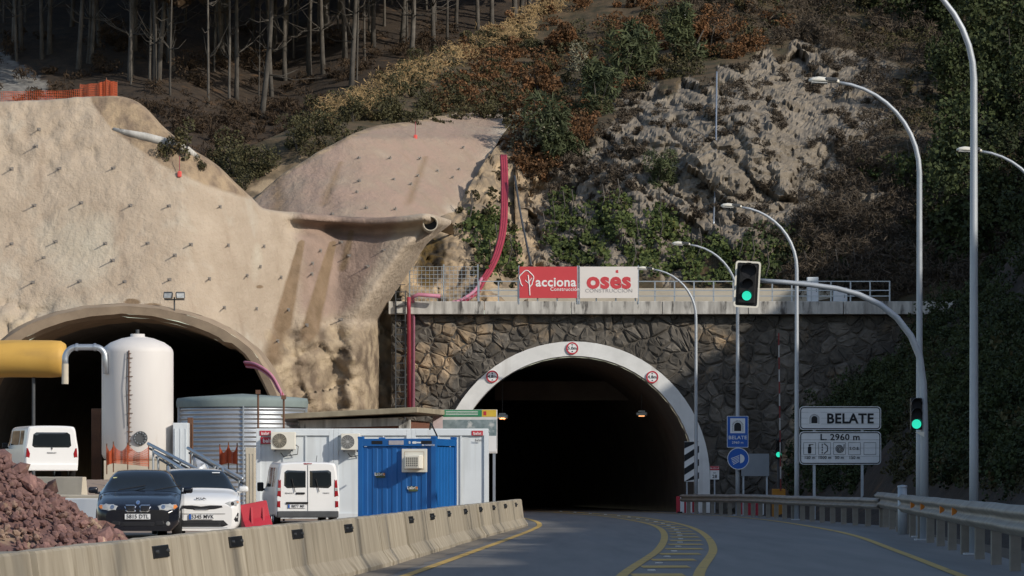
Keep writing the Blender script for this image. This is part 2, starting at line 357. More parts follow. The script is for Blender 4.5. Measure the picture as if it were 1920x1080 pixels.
# ------------------------------------------------------------ slopes
def patch(name, mat, px0, px1, nu, nv, ytop, ybot, depth, disp, attrs, back=(), keep=None, pxr=None, parent=None):
    """a slope: columns across, rows from its foot to its top edge, then rows that roll back over the crest"""
    me = MB(); av = {a: [] for a in attrs}; W = nu+1
    rows = nv+1+len(back); pix = []
    for j in range(rows):
        v = min(1, j/nv)
        for i in range(W):
            px = lerp(px0, px1, i/nu); yb, yt = ybot(px), ytop(px); py = lerp(yb, yt, v)
            if pxr: px = lerp(px0, pxr(py), i/nu); py = lerp(ybot(px), ytop(px), v)
            Yd = depth(px, py); p = P(px, py, Yd)
            if j > nv:
                dY, dz = back[j-nv-1]; p.y += dY; p.z += dz
            d = disp(px, py, p)
            p = p+Vector((0, -d, .15*d)); me.v.append(tuple(p)); pix.append((px, py))
            for a in attrs: av[a].append(attrs[a](px, py, p))
    for j in range(rows-1):
        for i in range(nu):
            q = (j*W+i, j*W+i+1, (j+1)*W+i+1, (j+1)*W+i)
            if keep:
                cx = sum(pix[k][0] for k in q)/4; cy = sum(pix[k][1] for k in q)/4
                if not keep(cx, cy): continue
            me.f.append(q)
    o = me.build(name, mat, parent, True)
    for a in attrs:
        at = o.data.attributes.new(a, 'FLOAT', 'POINT'); at.data.foreach_set('value', av[a])
    return o
# new tunnel mouth outline (half widths around px 242)
NT = [(578, 0), (583, 70), (593, 118), (607, 160), (622, 192), (640, 217), (660, 241), (690, 263), (740, 286), (800, 300), (905, 302)]
def nthalf(py): return -1 if py < 578 else interp(py, NT)
A_top = [(-400, 180), (0, 195), (90, 192), (165, 186), (230, 186), (265, 203), (300, 240), (350, 280), (400, 312), (440, 350), (468, 376), (490, 396), (560, 404), (640, 410), (700, 412), (760, 408), (800, 404), (850, 418)]
def A_depth(px, py):
    z = (901-py)/46.0
    y = 150+.5*max(0, z-5)
    y += sinterp(px, [(-400, -2), (0, 0), (330, 0.5), (430, 2.5), (500, 5.5), (545, 7.2), (600, 7.3), (700, 6.4), (790, 5.2), (850, 5.0)])
    e = interp(py, [(400, 850), (420, 846), (470, 800), (560, 738), (600, 712), (905, 706)])-px
    if px > 560: y += 2*sstep(560, 640, px)+(4.5*((55-e)/55)**2 if e < 55 else 0)
    k = sstep(520, 590, px)*sstep(835, 790, px)*(px > 500); dt = py-sinterp(px, A_top)
    y += k*(-.75*sstep(15, 7, dt)+.55*math.exp(-((dt-26)/11)**2))
    return y
def A_disp(px, py, p):
    rocky = max(sstep(575, 640, py)*sstep(470, 540, px), sstep(520, 600, py)*(1-sstep(60, 130, px)))
    d = .4*noise.noise((p.x*.14, p.z*.14, 1))+.07*fbm(p.x*.7, p.z*.7, 3, 3)+.03*fbm(p.x*3, p.z*3, 9, 3)
    d += rocky*(.3*fbm(p.x*.6, p.z*.6, 4, 4, .6)+.55*facet(p.x*.6+.2*p.z, p.z*.55, 4)+.25*facet(p.x*1.6+.3*p.z, p.z*1.5, 9))
    if py < 330 and px < 180: d += .12*fbm(p.x*1.5, p.z*1.5, 6, 3)
    return d
def soilm(px, py): return sstep(12, -12, py-interp(px, [(150, 185), (172, 196), (215, 247), (300, 308), (380, 345), (440, 366), (490, 380)]))*sstep(158, 182, px)
def streak(px, py, x0, y0, x1, y1, w0, w1):
    if not min(y0, y1) <= py <= max(y0, y1): return 0
    t = (py-y0)/(y1-y0); return max(0, 1.25-abs(px-lerp(x0, x1, t))/lerp(w0, w1, t))*sstep(0, .03, t)*sstep(1, .8, t)*.8
def A_stain(px, py, p):
    s = max(streak(px, py, 567, 450, 522, 640, 7, 24), streak(px, py, 626, 450, 570, 660, 8, 25), streak(px, py, 660, 430, 640, 520, 8, 16)*.6)
    s = max(s, .9*max(0, 1-((px-248)/20)**2-((py-566)/9)**2), .8*max(0, 1-((px-285)/24)**2-((py-573)/7)**2), .55*streak(px, py, 535, 590, 500, 700, 22, 40), .7*max(0, 1-((px-487)/10)**2-((py-538)/5)**2))
    return min(1, s*1.5)
A = patch('shotcrete_slope', shot, -400, 850, 240, 125, lambda x: sinterp(x, A_top), lambda x: 905, A_depth, A_disp,
    {'grey': lambda px, py, p: .75*max(0, 1-((px-150)/110)**2-((py-450)/95)**2)+.55*sstep(480, 600, py)*(1-sstep(120, 420, px))+.5*max(0, 1-((px-480)/18)**2-((py-500)/60)**2),
     'pink': lambda px, py, p: .8*sstep(520, 590, px)*(1-sstep(560, 640, py))*(1-sstep(715, 775, px+(py-430)*.55)),
     'soil': lambda px, py, p: soilm(px, py), 'stain': A_stain,
     'rock': lambda px, py, p: max(sstep(585, 640, py)*sstep(470, 530, px), .5*sstep(540, 620, py)*(1-sstep(60, 140, px)))},
    back=((.4, .12), (1.5, .2), (4, .1), (9, 0)), keep=lambda x, y: abs(x-242) > nthalf(y)-7,
    pxr=lambda py: interp(py, [(400, 850), (420, 846), (470, 800), (560, 738), (600, 712), (905, 706)]))
tag(A, 'sprayed beige concrete slope over the new tunnel mouth, studded with bolts', 'slope', kind='structure')
def Yh(px, py):
    y = 181+.14*(260-py) if py < 260 else 181-.046*(py-260)
    return y-max(0, px-1500)*.012+2.5*math.sin(px*.008)*sstep(560, 400, py)
C_top = [(470, 380), (500, 352), (540, 322), (600, 286), (660, 256), (700, 240), (760, 230), (830, 218), (900, 205), (975, 203)]
C_bot = [(470, 415), (700, 425), (840, 415), (872, 370), (905, 312), (940, 255), (975, 212)]
def C_depth(px, py):
    return Yh(px, py)-.6-3.2*sstep(930, 640, px)-1.0*math.sin(math.pi*sstep(470, 960, px))
Cs = patch('shotcrete_slope', shot, 470, 975, 110, 50, lambda x: sinterp(x, C_top), lambda x: interp(x, C_bot), C_depth,
    lambda px, py, p: .35*noise.noise((p.x*.25, p.z*.25, 4))+.12*fbm(p.x, p.z, 5, 3)+.03*fbm(p.x*4, p.z*4, 2, 2),
    {'pink': lambda px, py, p: .62-.3*sstep(840, 900, px+(py-350)*.6), 'grey': lambda px, py, p: .5*sstep(850, 940, px), 'soil': lambda px, py, p: .8*max(0, 1-(py-interp(px, C_top))/12), 'rock': lambda px, py, p: 0.,
     'stain': lambda px, py, p: .62*max(streak(px, py, 640, 300, 600, 400, 10, 30), streak(px, py, 800, 290, 760, 400, 12, 24), streak(px, py, 520, 330, 520, 410, 30, 40))},
    back=((.5, .1), (3, .3), (8, .3)))
tag(Cs, 'pinkish sprayed concrete dome above the bench with a drain pipe', 'slope', kind='structure')
# right edge of the upper dome turns back into the hill
P5_top = [(380, 305), (480, 268), (560, 232), (700, 165), (850, 95), (1000, 25), (1060, -30), (1200, -80), (2400, -140)]
P5_bot = [(380, 345), (480, 385), (520, 352), (600, 305), (700, 258), (800, 246), (900, 232), (960, 270), (968, 575), (2400, 600)]
CL_top = [(940, 340), (1000, 330), (1060, 290), (1120, 235), (1170, 185), (1260, 160), (1360, 140), (1440, 110), (1500, 80), (1600, 85), (1700, 110), (1780, 180)]
def rockmask(px, py):
    if px < 900: return 0
    t = sinterp(px, CL_top); e = 48*fbm(px*.02, py*.02, 3, 4)
    r = sstep(t-12, t+14, py+e)
    lo = interp(px, [(1000, 560), (1200, 520), (1380, 470), (1500, 470), (1640, 420), (1760, 300)])
    return r*(1-.85*sstep(lo-40, lo+30, py+e*1.5))*(1-.8*sstep(1560, 1720, px+e*2))
def cl_disp(px, py, p):
    r = rockmask(px, py)
    d = .8*noise.noise((p.x*.14, p.z*.14, 3))+.25*fbm(p.x*.5, p.z*.5, 7, 3)
    wx = noise.noise((p.x*.8, p.z*.8, 11)); wz = noise.noise((p.x*.8, p.z*.8, 21))
    rid = 1-abs(noise.noise((p.x*.55+.3*p.z, p.z*.75, 2)))*2
    d += r*(.6*fbm(p.x*.3, p.z*.4, 1, 3, .6)+.2*rid+.95*facet(p.x*.36+.16*p.z+.25*wx, p.z*.48+.25*wz, 3)+.36*facet(p.x*1.1+.3*p.z+.3*wx, p.z*1.35+.3*wz, 7)+.2*facet(p.x*2.7, p.z*3.1+.4*p.x, 5)+.10*fbm(p.x*3, p.z*3, 6, 3, .65)-.2)
    return d
def cliffattrs():
    return {'soil': lambda px, py, p: 1-rockmask(px, py), 'tan': lambda px, py, p: .65*(1-sstep(980, 1090, px))*sstep(260, 330, py),
            'stain': lambda px, py, p: max(0, 1-((px-812)/26)**2-((py-480)/62)**2)}
hill = patch('hillside', rockm, 380, 2400, 540, 190, lambda x: sinterp(x, P5_top), lambda x: interp(x, P5_bot), Yh, cl_disp, cliffattrs(), back=((6, .5), (20, 1)))
hill.data.polygons.foreach_set('use_smooth', [False]*len(hill.data.polygons))
tag(hill, kind='structure', label='brush covered hillside with a craggy grey rock cliff', cat=None)
P4_top = [(660, 540), (728, 530), (760, 500), (800, 420), (850, 395), (880, 345), (930, 275), (985, 215)]
cl2 = patch('rock_cliff', rockm, 660, 990, 100, 90, lambda x: interp(x, P4_top), lambda x: interp(x, [(742, 905), (752, 580)]), lambda x, y: (Yh(x, min(y, 580))-2.2*sstep(985, 880, x)-1.2*sstep(800, 740, x)+1.5*sstep(752, 742, x)), lambda px, py, p: .4*fbm(p.x*.6, p.z*.6, 4, 4, .62)+.6*facet(p.x*.7+.2*p.z, p.z*.7, 2)+.25*facet(p.x*1.8, p.z*1.9+.3*p.x, 6),
    {'soil': lambda px, py, p: 0.15, 'tan': lambda px, py, p: .62, 'stain': lambda px, py, p: max(0, 1-((px-812+.2*(py-480))/30)**2-((py-488)/66)**2)*1.3}, back=((1, 0), (6, 0)))
tag(cl2, kind='structure')
F_d = lambda px, py: 192+.125*(330-py)+6*math.exp(-((px-500)/120)**2)-.012*max(0, 250-px)*0
forest = patch('forest_floor', litter, -500, 1300, 130, 60, lambda x: -160, lambda x: 430, F_d, lambda px, py, p: .9*noise.noise((p.x*.12, p.z*.2, 2))+.3*fbm(p.x*.5, p.z*.7, 3, 3),
    {'gravel': lambda px, py, p: 1.0 if py > interp(px, [(-500, 60), (0, 95), (80, 150), (110, 190)]) and px < 110 else 0}, back=((30, 4), (80, 10)))
tag(forest, kind='structure')

# ------------------------------------------------------------ new tunnel mouth (left)
ring = thing('tunnel_mouth', 'rough beige concrete rim of the new tunnel bore behind the white tank', 'tunnel', (0, 0, 0))
def ntpts(off, n=40, Y=150):
    ys = [905, 860, 800, 770, 740, 715, 690, 675, 660, 650, 640, 630, 622, 614, 607, 600, 593, 588, 583, 580]
    L = [(242-max(2, interp(y, NT)-off*.95), y+off*(1 if y < 640 else .5*sstep(800, 640, y)+0)) for y in ys]
    return L+[(242, 578+off)]+[(484-a, b) for a, b in L[::-1]]
def band(o0, o1, Y0, Y1, jit=0):
    m = MB(); a = ntpts(o0); b = ntpts(o1); n = len(a)
    for (x, y) in a: m.v.append(tuple(P(x+jit*2*noise.noise((x*.07, y*.07, 0)), y+jit*3*noise.noise((x*.05, y*.05, 4)), 150)+Vector((0, Y0-150, 0))))
    for (x, y) in b: m.v.append(tuple(P(x+jit*2*noise.noise((x*.07, y*.07, 5)), y+jit*3*noise.noise((x*.05, y*.05, 7)), 150)+Vector((0, Y1-150, 0))))
    m.f = [(i, i+1, n+i+1, n+i) for i in range(n-1)]; return m
rm = band(-4, -4, 152.5, 147.6, .6); 
for bb in (band(-4, 2, 147.6, 147.2, .6), band(2, 15, 147.2, 147.25, .6), band(15, 20, 147.25, 147.7, .6), band(20, 21, 147.7, 152, .3)): rm.add(bb.v, bb.f)
rimm = M('rim_concrete', (.35, .27, .19), (.23, .175, .125), 1.3, .95, .04, 5)
rm.build('rim', rimm, ring, True)
tb = band(20, 21, 148.5, 235); n0 = len(ntpts(0)); tb.f.append(tuple(range(n0, 2*n0))); tb.build('bore', lining, ring)

# ------------------------------------------------------------ stone portal of the road tunnel
WY = 163.0; ACX, ACZ, RO, RI = 2.68, 1.5, 5.94, 5.31
portal = thing('tunnel_portal', 'dark rough stone portal wall with white arch around the road tunnel', 'tunnel portal')
WX0, WX1, WT = PX(733, WY), 20.4, PZ(589, WY)
def archpts(r, n=36): return [(ACX-r, -.1)]+[(ACX-r*math.cos(math.pi*k/n), ACZ+r*math.sin(math.pi*k/n)) for k in range(n+1)]+[(ACX+r, -.1)]
ap = archpts(RO-.1); m = MB()
rect = []
for (x, z) in ap:
    dx, dz = x-ACX, max(z-ACZ, 0)
    if dz <= 0: rect.append((WX0 if dx < 0 else WX1, z)); continue
    t = min((WT-ACZ)/dz, ((WX1-ACX) if dx > 0 else (ACX-WX0))/max(abs(dx), 1e-6)); rect.append((ACX+dx*t, ACZ+dz*t))
k = len(ap); m.add([(x, WY, z) for x, z in ap]+[(x, WY, z) for x, z in rect], [(i, i+1, k+i+1, k+i) for i in range(k-1)])
for cx in (WX0, WX1):                       # corner triangles missed by the fan
    i = min(range(k), key=lambda q: abs(rect[q][0]-cx)+abs(rect[q][1]-WT)); m.add([(cx, WY+.001, WT), (cx, WY+.001, WT-1.6), (cx+(1.6 if cx < 0 else -1.6), WY+.001, WT)], [(0, 1, 2)])
m.box(WX0+.15, WY+2, WT/2, .3, 3.9, WT); m.build('wall_core', mortar, portal)
# stones: a jittered cell pattern, each stone its own mesh
rnd = random.Random(11)
sites = []; gx, gzz = .64, .46
for j in range(-1, int(WT/gzz)+2):
    for i in range(-1, int((WX1-WX0)/gx)+2):
        if rnd.random() < .14: continue
        sites.append((WX0+(i+.5*(j % 2)+.5+rnd.uniform(-.47, .47))*gx, (j+.5+rnd.uniform(-.47, .47))*gzz))
def clip(poly, ax, az, nx_, nz_):
    out = []
    for i in range(len(poly)):
        p, q = poly[i], poly[(i+1) % len(poly)]
        dp = (p[0]-ax)*nx_+(p[1]-az)*nz_; dq = (q[0]-ax)*nx_+(q[1]-az)*nz_
        if dp <= 0: out.append(p)
        if dp*dq < 0: t = dp/(dp-dq); out.append((p[0]+(q[0]-p[0])*t, p[1]+(q[1]-p[1])*t))
    return out
cells = []
for (sx, sz) in sites:
    poly = [(sx-1.2, sz-1), (sx+1.2, sz-1), (sx+1.2, sz+1), (sx-1.2, sz+1)]
    for (ox, oz) in sites:
        if (ox, oz) == (sx, sz) or abs(ox-sx) > 2.2 or abs(oz-sz) > 1.8: continue
        poly = clip(poly, (sx+ox)/2, (sz+oz)/2, ox-sx, oz-sz)
        if len(poly) < 3: break
    if len(poly) < 3: continue
    for c in ((WX0, 0, -1, 0), (WX1, 0, 1, 0), (0, WT-.02, 0, 1), (0, 0, 0, -1)): poly = clip(poly, *c) if len(poly) > 2 else poly
    if len(poly) < 3: continue
    q = []; inside = 0
    for (x, z) in poly:                     # keep clear of the white arch
        zz = max(z-ACZ, 0); r = math.hypot(x-ACX, zz)
        inside += r < RO-.03
        if r < RO-.03 and r > 1e-6: f = (RO-.03)/r; x, z = ACX+(x-ACX)*f, (ACZ+zz*f if zz > 0 else z)
        q.append((x, z))
    ar = abs(sum(q[i][0]*q[(i+1) % len(q)][1]-q[(i+1) % len(q)][0]*q[i][1] for i in range(len(q))))/2
    if ar > .06 and inside <= len(q)/2 and math.hypot(sx-ACX, max(sz-ACZ, 0)) > RO-.1: cells.append((ar, q))
cells.sort(key=lambda c: -(c[0]*(1.4 if c[1][0][0] < 13 else .6)))
rest = MB()
def stone_mb(q, out=None):
    m = out or MB(); n = len(q); cx = sum(p[0] for p in q)/n; cz = sum(p[1] for p in q)/n
    h = rnd.uniform(.03, .14); e = 1-.014/max(.2, math.sqrt(abs(cx-q[0][0])**2+abs(cz-q[0][1])**2))
    # rounded outline: corner-cut polygon
    pts = []
    for i in range(n):
        a, b = q[i], q[(i+1) % n]
        for t in (.2, .8): pts.append((cx+(lerp(a[0], b[0], t)-cx)*e, cz+(lerp(a[1], b[1], t)-cz)*e))
    k = len(pts); ring_ = []
    for f, d in ((1, -.01), (.93, h*.5), (.70, h)):
        for (x, z) in pts:
            dd_ = d+(.05*rnd.uniform(-1, 1) if f < 1 else 0); ring_.append((cx+(x-cx)*f, WY-dd_, cz+(z-cz)*f))
    ring_.append((cx, WY-h*1.06, cz))
    fs = [(r_*k+i, r_*k+(i+1) % k, (r_+1)*k+(i+1) % k, (r_+1)*k+i) for r_ in range(2) for i in range(k)]+[(2*k+i, 2*k+(i+1) % k, 3*k) for i in range(k)]
    return m.add(ring_, fs)
for i, (ar, q) in enumerate(cells):
    if i < 300: stone_mb(q).build('stone', stone, portal)
    else: stone_mb(q, rest)
if rest.f: tag(rest.build('small_stones', stone, portal), kind='stuff')
# white arch ring
m = MB(); a0, a1 = archpts(RI), archpts(RO); k = len(a0); YF = WY-.42
m.add([(x, YF, z) for x, z in a0]+[(x, YF, z) for x, z in a1]+[(x, WY+.05, z) for x, z in a1]+[(x, WY+1.2, z) for x, z in a0],
      [(i, i+1, k+i+1, k+i) for i in range(k-1)]+[(k+i, k+i+1, 2*k+i+1, 2*k+i) for i in range(k-1)]+[(3*k+i, 3*k+i+1, i+1, i) for i in range(k-1)])
m.build('arch_ring', white_arch, portal)
# cornice in lengths
cz0, cz1 = PZ(590, WY), PZ(566, WY); x = WX0-.1
while x < 20.6:
    L_ = rnd.uniform(3.6, 4.4); m = MB(); m.box(x+L_/2, WY+.2, (cz0+cz1)/2, L_-.03, 1.5, cz1-cz0, bev=.02); m.build('cornice', concw, portal); x += L_
# tube inside
tube = MB(); ax = [(0, 0), (12, -.8), (30, -3.2), (60, -8.6), (100, -17), (150, -30)]
prof = [(x-ACX, z) for x, z in archpts(RI-.02, 24)]; k = len(prof)
for dy, dx in ax: tube.v += [(ACX+dx+x, WY+.8+dy, z) for x, z in prof]
tube.f = [(r_*k+i, r_*k+i+1, (r_+1)*k+i+1, (r_+1)*k+i) for r_ in range(len(ax)-1) for i in range(k-1)]+[tuple((len(ax)-1)*k+i for i in range(k))]
tube.build('lining', lining, portal, True)
m = MB(); m.box(ACX-.2, WY+14, PZ(733, WY+14), 6.6, .5, .9); m.build('ceiling_beam', lining, portal)
for px_, py_, Y_ in ((942, 781, 168), (1203, 776, 170)):
    lf = thing('tunnel_lamp', 'hooded lamp hanging on a rod at the %s side of the tunnel mouth' % ('left' if px_ < 1000 else 'right'), 'lamp', P(px_, py_, Y_))
    m = MB(); m.tube([(0, 0, .1), (0, 0, 2.4)], .025, 6); m.build('rod', steeldark, lf)
    m = MB(); m.box(0, 0, 0, .5, .5, .16, bev=.03); m.box(0, 0, .1, .3, .4, .1); m.build('housing', galv, lf)
    m = MB(); m.box(0, 0, -.10, .26, .3, .03); m.build('lamp_glass', M('tunnel_lamp_glow', (.8, .4, .2), emit=(1, .45, .18), estr=2.0 if px_ < 1000 else .25), lf)
    if px_ < 1000:
        ll = bpy.data.lights.new('sodium_lamp', 'POINT'); ll.energy = 28; ll.color = (1, .45, .18); ll.shadow_soft_size = .12; lo = bpy.data.objects.new('sodium_lamp', ll); C.objects.link(lo); lo.parent = lf; lo.location = (0, 0, -.28)
for i, (px_, py_) in enumerate(((1160, 804), (1125, 818))):
    q = MB(); q.box(0, 0, 0, .34, .2, .07, bev=.02); o = q.build('ceiling_lamp', M('orange_lamp_glow%d' % i, (.8, .3, .1), emit=(1, .34, .08), estr=(1.1, .25)[i]))
    o.location = P(px_, py_, 195+i*14); tag(o, ('small orange ceiling lamp glowing inside the road tunnel', 'faint orange ceiling lamp deepest inside the road tunnel')[i], 'lamp')
    q = MB(); q.tube([(0, 0, .03), (0, 0, 2.2)], .02, 5); q.build('hanger', steeldark, o)
    ll = bpy.data.lights.new('sodium_lamp', 'POINT'); ll.energy = (30, 12)[i]; ll.color = (1, .42, .15); ll.shadow_soft_size = .12; lo = bpy.data.objects.new('sodium_lamp', ll); C.objects.link(lo); lo.parent = o; lo.location = (0, 0, -.25)
# parapet behind the cornice, railing, mesh fence
m = MB(); m.box(lerp(PX(765, 167), PX(1815, 167), .5), 167, PZ(557, 167), PX(1815, 167)-PX(765, 167), .4, PZ(541, 167)-PZ(573, 167), bev=.02)
tag(m.build('parapet', concc), 'low cream concrete wall behind the railing on the portal top', 'wall')
def railing(px0, px1, Y, pt, pb, step, label):
    t = thing('railing', label, 'railing', (0, 0, 0)); x0, x1 = PX(px0, Y), PX(px1, Y); z0, z1 = PZ(pb, Y), PZ(pt, Y)
    n = max(1, round((x1-x0)/step)); pm = MB(); pm.box(0, 0, (z1-z0)/2, .06, .05, z1-z0); pme = pm.mesh('post'); pme.materials.append(galv)
    for i in range(n+1):
        o = ob('post', pme, None, t); o.location = (lerp(x0, x1, i/n), Y, z0)
    for f in (.985, .55, .28):
        q = MB(); q.box((x0+x1)/2, Y-.03, lerp(z0, z1, f), x1-x0+.05, .035, .04); q.build('rail', galv, t)
railing(898, 1668, 162.55, 527, 566, .87, 'grey metal railing with three rails along the portal top')
def meshfence(name, x0, x1, Y, z0, z1, st, mat, label, r=.008, posts=True):
    t = thing(name, label, 'fence'); q = MB(); n = int((x1-x0)/st); k = int((z1-z0)/st)
    for i in range(n+1): q.box(lerp(x0, x1, i/n), Y, (z0+z1)/2, r*2, r*2, z1-z0)
    for i in range(k+1): q.box((x0+x1)/2, Y-.01, lerp(z0, z1, i/k), x1-x0, r*2, r*2)
    q.build('wire_mesh', mat, t)
    if posts:
        for x in (x0, (x0+x1)/2, x1):
            q = MB(); q.tube([(x, Y+.03, z0-.4), (x, Y+.03, z1+.1)], .03, 6); q.build('post', galv, t)
meshfence('wire_fence', PX(768, 163.4), PX(896, 163.4), 163.4, PZ(566, 163.4), PZ(500, 163.4), .17, galv, 'thin wire mesh fence panel left of the red banner')
# banners
for i, (a, b, mt, lab) in enumerate(((974, 1082, bannerred, 'red banner with white tree emblem on the portal railing'), (1087, 1196, bannerwhite, 'white banner with red lettering on the portal railing'))):
    Y = 162.40; s = F/Y; t = thing('banner', lab, 'banner', P((a+b)/2, 559, Y), 0)
    w_, h_ = (b-a)/s, 59/s; q = MB(); q.box(0, 0, h_/2, w_, .03, h_, bev=.004); q.build('sheet', mt, t)
    for sx in (-1, 1): q = MB(); q.box(sx*(w_/2+.02), .05, h_/2-.1, .05, .05, h_+.3); q.build('post', galv, t)
    if i == 0:
        lettering('acciona', .56, (.33, -.02, h_*.50), whitep, t, bold=.022); lettering('Construcción', .22, (.72, -.02, h_*.28), whitep, t, bold=.008)
        q = MB(); c = [(-.95+.30*math.cos(t_)*(1+.08*math.sin(5*t_)), -.02, h_*.60+.36*math.sin(t_)*(1+.06*math.cos(4*t_))) for t_ in [R(-60+300*k/24) for k in range(25)]]
        q.tube(c, .025, 5); q.tube([(-.80, -.02, .12), (-.82, -.02, .5), (-.88, -.02, 1.0)], .028, 5)
        for zz, dx in ((.55, .16), (.72, -.16), (.82, .14)): q.tube([(-.83, -.02, zz-.1), (-.85+dx, -.02, zz+.06)], .018, 5)
        q.build('tree_emblem', whitep, t)
    else:
        lettering('oses', .98, (0, -.02, h_*.54), bannerred, t, bold=.04, sx=1.05); q = MB(); q.plate([(.30, h_*.80), (.42, h_*.80), (.40, h_*.90), (.30, h_*.88)], -.02, .004); q.build('accent_mark', bannerred, t); lettering('CONSTRUCCIÓN', .225, (0, -.02, h_*.23), M('grey_print', (.35, .33, .33)), t, sx=1.12)
# height limit signs on the arch
for px_, py_, tx, lab in ((1073, 653, '5.0m', 'round red height limit sign at the crown of the white arch'), (923, 706, '4.8m', 'round red height limit sign on the left of the arch'), (1223, 707, '4.8m', 'round red height limit sign on the right of the arch')):
    Y = YF-.06; t = thing('height_sign', lab, 'sign', P(px_, py_, Y), 0, 'height limit signs on the arch')
    q = MB(); q.plate(disc(0, 0, .265), 0, .05); q.build('disc', whitep, t)
    frame(disc(0, 0, .268), disc(0, 0, .205), -.006).build('red_rim', redm, t)
    lettering(tx, .19, (0, -.008, 0), ink, t, bold=.02)
    q = MB()
    for s_ in (1, -1): q.plate([(-.05, s_*.17), (.05, s_*.17), (0, s_*.11)], -.006, .004)
    q.build('arrow_mark', ink, t)
# conduits on the wall and hoses down the slope
for dx, mt, nm in ((0, redc, 'dark red'), (.17, pinkm, 'pink')):
    X = PX(767, 162.4)+dx; q = MB(); top = PZ(560, 162.4)
    pts = [(X, 162.62, PZ(767, 162.4)), (X, 162.62, top-.2), (X, 162.0, top+.06), (X+.25, 162.0, top+.16), (X+(.3 if dx == 0 else 1.2), 162.0, top+.08)] if dx else [(X, 162.6, PZ(767, 162.4)), (X, 162.2, cz0-.3), (X, 161.95, cz0+.2), (X, 161.95, top+.05)]
    q.tube(pts, .085, 8); tag(q.build('conduit', mt, None, True), '%s conduit pipe running up the left end of the portal wall' % nm, 'pipe')
def hose(name, pts, r, mt, lab, n=8):
    q = MB(); sm = []
    ts = [i/40*(len(pts)-1) for i in range(41)]
    for t in ts: sm.append(tuple(sinterp(t, [(i, p[c]) for i, p in enumerate(pts)]) for c in range(3)))
    q.tube(sm, r, n); return tag(q.build(name, mt, None, True), lab, 'hose')
for i, (o, mt) in enumerate(((0, redc), (4, redc), (8, redc))):
    pts = [P(x+o, y, Y) for x, y, Y in ((940, 292, 175.5), (942, 340, 173.5), (940, 420, 170.5), (930, 470, 168.6), (915, 505, 167.2), (900, 528, 166.2))]
    hose('hose', pts, .075, mt, ('leftmost', 'middle', 'rightmost')[i]+' dark red hose hanging down the rock above the railing')
for i in (0, 1):
    pts = [P(x+i*6, y+i*3, Y) for x, y, Y in ((903, 522, 166.1), (890, 545, 164.8), (865, 562, 163.6), (848, 567, 163.3))]
    hose('hose', pts, .075, (pinkm, redc)[i], ('pink', 'dark red')[i]+' hose end lying over the parapet beside the banner')
hose('cable', [P(x, y, Y) for x, y, Y in ((965, 330, 173), (976, 400, 170.5), (986, 450, 168.8), (996, 498, 167.6))], .05, steeldark, 'dark grey cable running down the rock behind the banners')
hose('cable', [P(x, y, Y) for x, y, Y in ((1344, 135, 183.5), (1343, 220, 180.5), (1342, 320, 176.5), (1338, 420, 172.5))], .04, galv, 'thin grey cable hanging down the bare rock cliff')
lad = thing('ladder', 'caged metal ladder on the left end of the portal wall', 'ladder')
for px_ in (742, 760): q = MB(); q.box(PX(px_, 162.4), 162.4, (PZ(545, 162.4)+.3)/2, .05, .05, PZ(545, 162.4)-.3); q.build('stile', steeldark, lad)
rg_ = MB(); rg_.box(0, 0, 0, PX(760, 162.4)-PX(742, 162.4), .03, .03); rme = rg_.mesh('rung'); rme.materials.append(steeldark)
for i in range(31): o = ob('rung', rme, None, lad); o.location = (PX(751, 162.4), 162.4, .6+.31*i)
for i, (a, b, c, d) in enumerate(((1513, 1534, 520, 564), (1562, 1588, 540, 566))):
    Y = 164.2; t = thing('cabinet', ('tall narrow grey electrical cabinet on the portal top', 'short square grey electrical cabinet on the portal top')[i], 'cabinet', P((a+b)/2, d+3, Y)); s = F/Y
    q = MB(); q.box(0, 0, (d-c+3)/s/2, (b-a)/s, .4, (d-c+3)/s, bev=.02); q.build('body', panelw, t); q = MB(); q.box(0, -.205, (d-c)/s/2+.05, (b-a)/s*.8, .012, (d-c)/s*.7); q.build('door', signgrey, t)
    q = MB(); q.box((b-a)/s*.3, -.22, (d-c)/s/2, .03, .03, .12); q.build('handle', steeldark, t)
# ------------------------------------------------------------ concrete barrier run along the road
def nj_mesh(L, seed):
    r_ = random.Random(seed); prof = [(-.30, 0), (-.30, .07), (-.17, .26), (-.095, .80), (-.075, .82), (.075, .82), (.095, .80), (.17, .26), (.30, .07), (.30, 0)]
    m = MB(); n = 13; k = len(prof)
    for i in range(n):
        y = lerp(-L/2+.02, L/2-.02, i/(n-1)); e = 1-.05*(i in (0, n-1))
        for (x, z) in prof: m.v.append((x*e+.006*r_.uniform(-1, 1), y, z*(1-.006*(i in (0, n-1)))+(.004*r_.uniform(-1, 1) if z > .05 else 0)))
    m.f = [(i*k+j, i*k+j+1, (i+1)*k+j+1, (i+1)*k+j) for i in range(n-1) for j in range(k-1)]+[tuple(range(k-1, -1, -1)), tuple((n-1)*k+j for j in range(k))]
    return m.mesh('block')
pl = MB(); pl.box(0, 0, 0, .03, 1.05, .125, bev=.008); plme = pl.mesh('plate'); plme.materials.append(black)
bo = MB(); bo.tube([(0, 0, 0), (.03, 0, 0)], .018, 8); bome = bo.mesh('bolt'); bome.materials.append(steeldark)
y = 18.0; i = 0; SEG = 6.0; nseg = 16
order = ['nearest', 'second nearest', 'third nearest', 'fourth nearest', 'fifth nearest', 'sixth nearest', 'seventh nearest', 'eighth nearest', 'ninth nearest', 'tenth nearest', 'eleventh nearest', 'twelfth nearest', 'thirteenth nearest', 'fourteenth nearest', 'fifteenth nearest', 'farthest']
meshes = [nj_mesh(SEG, s_) for s_ in range(5)]
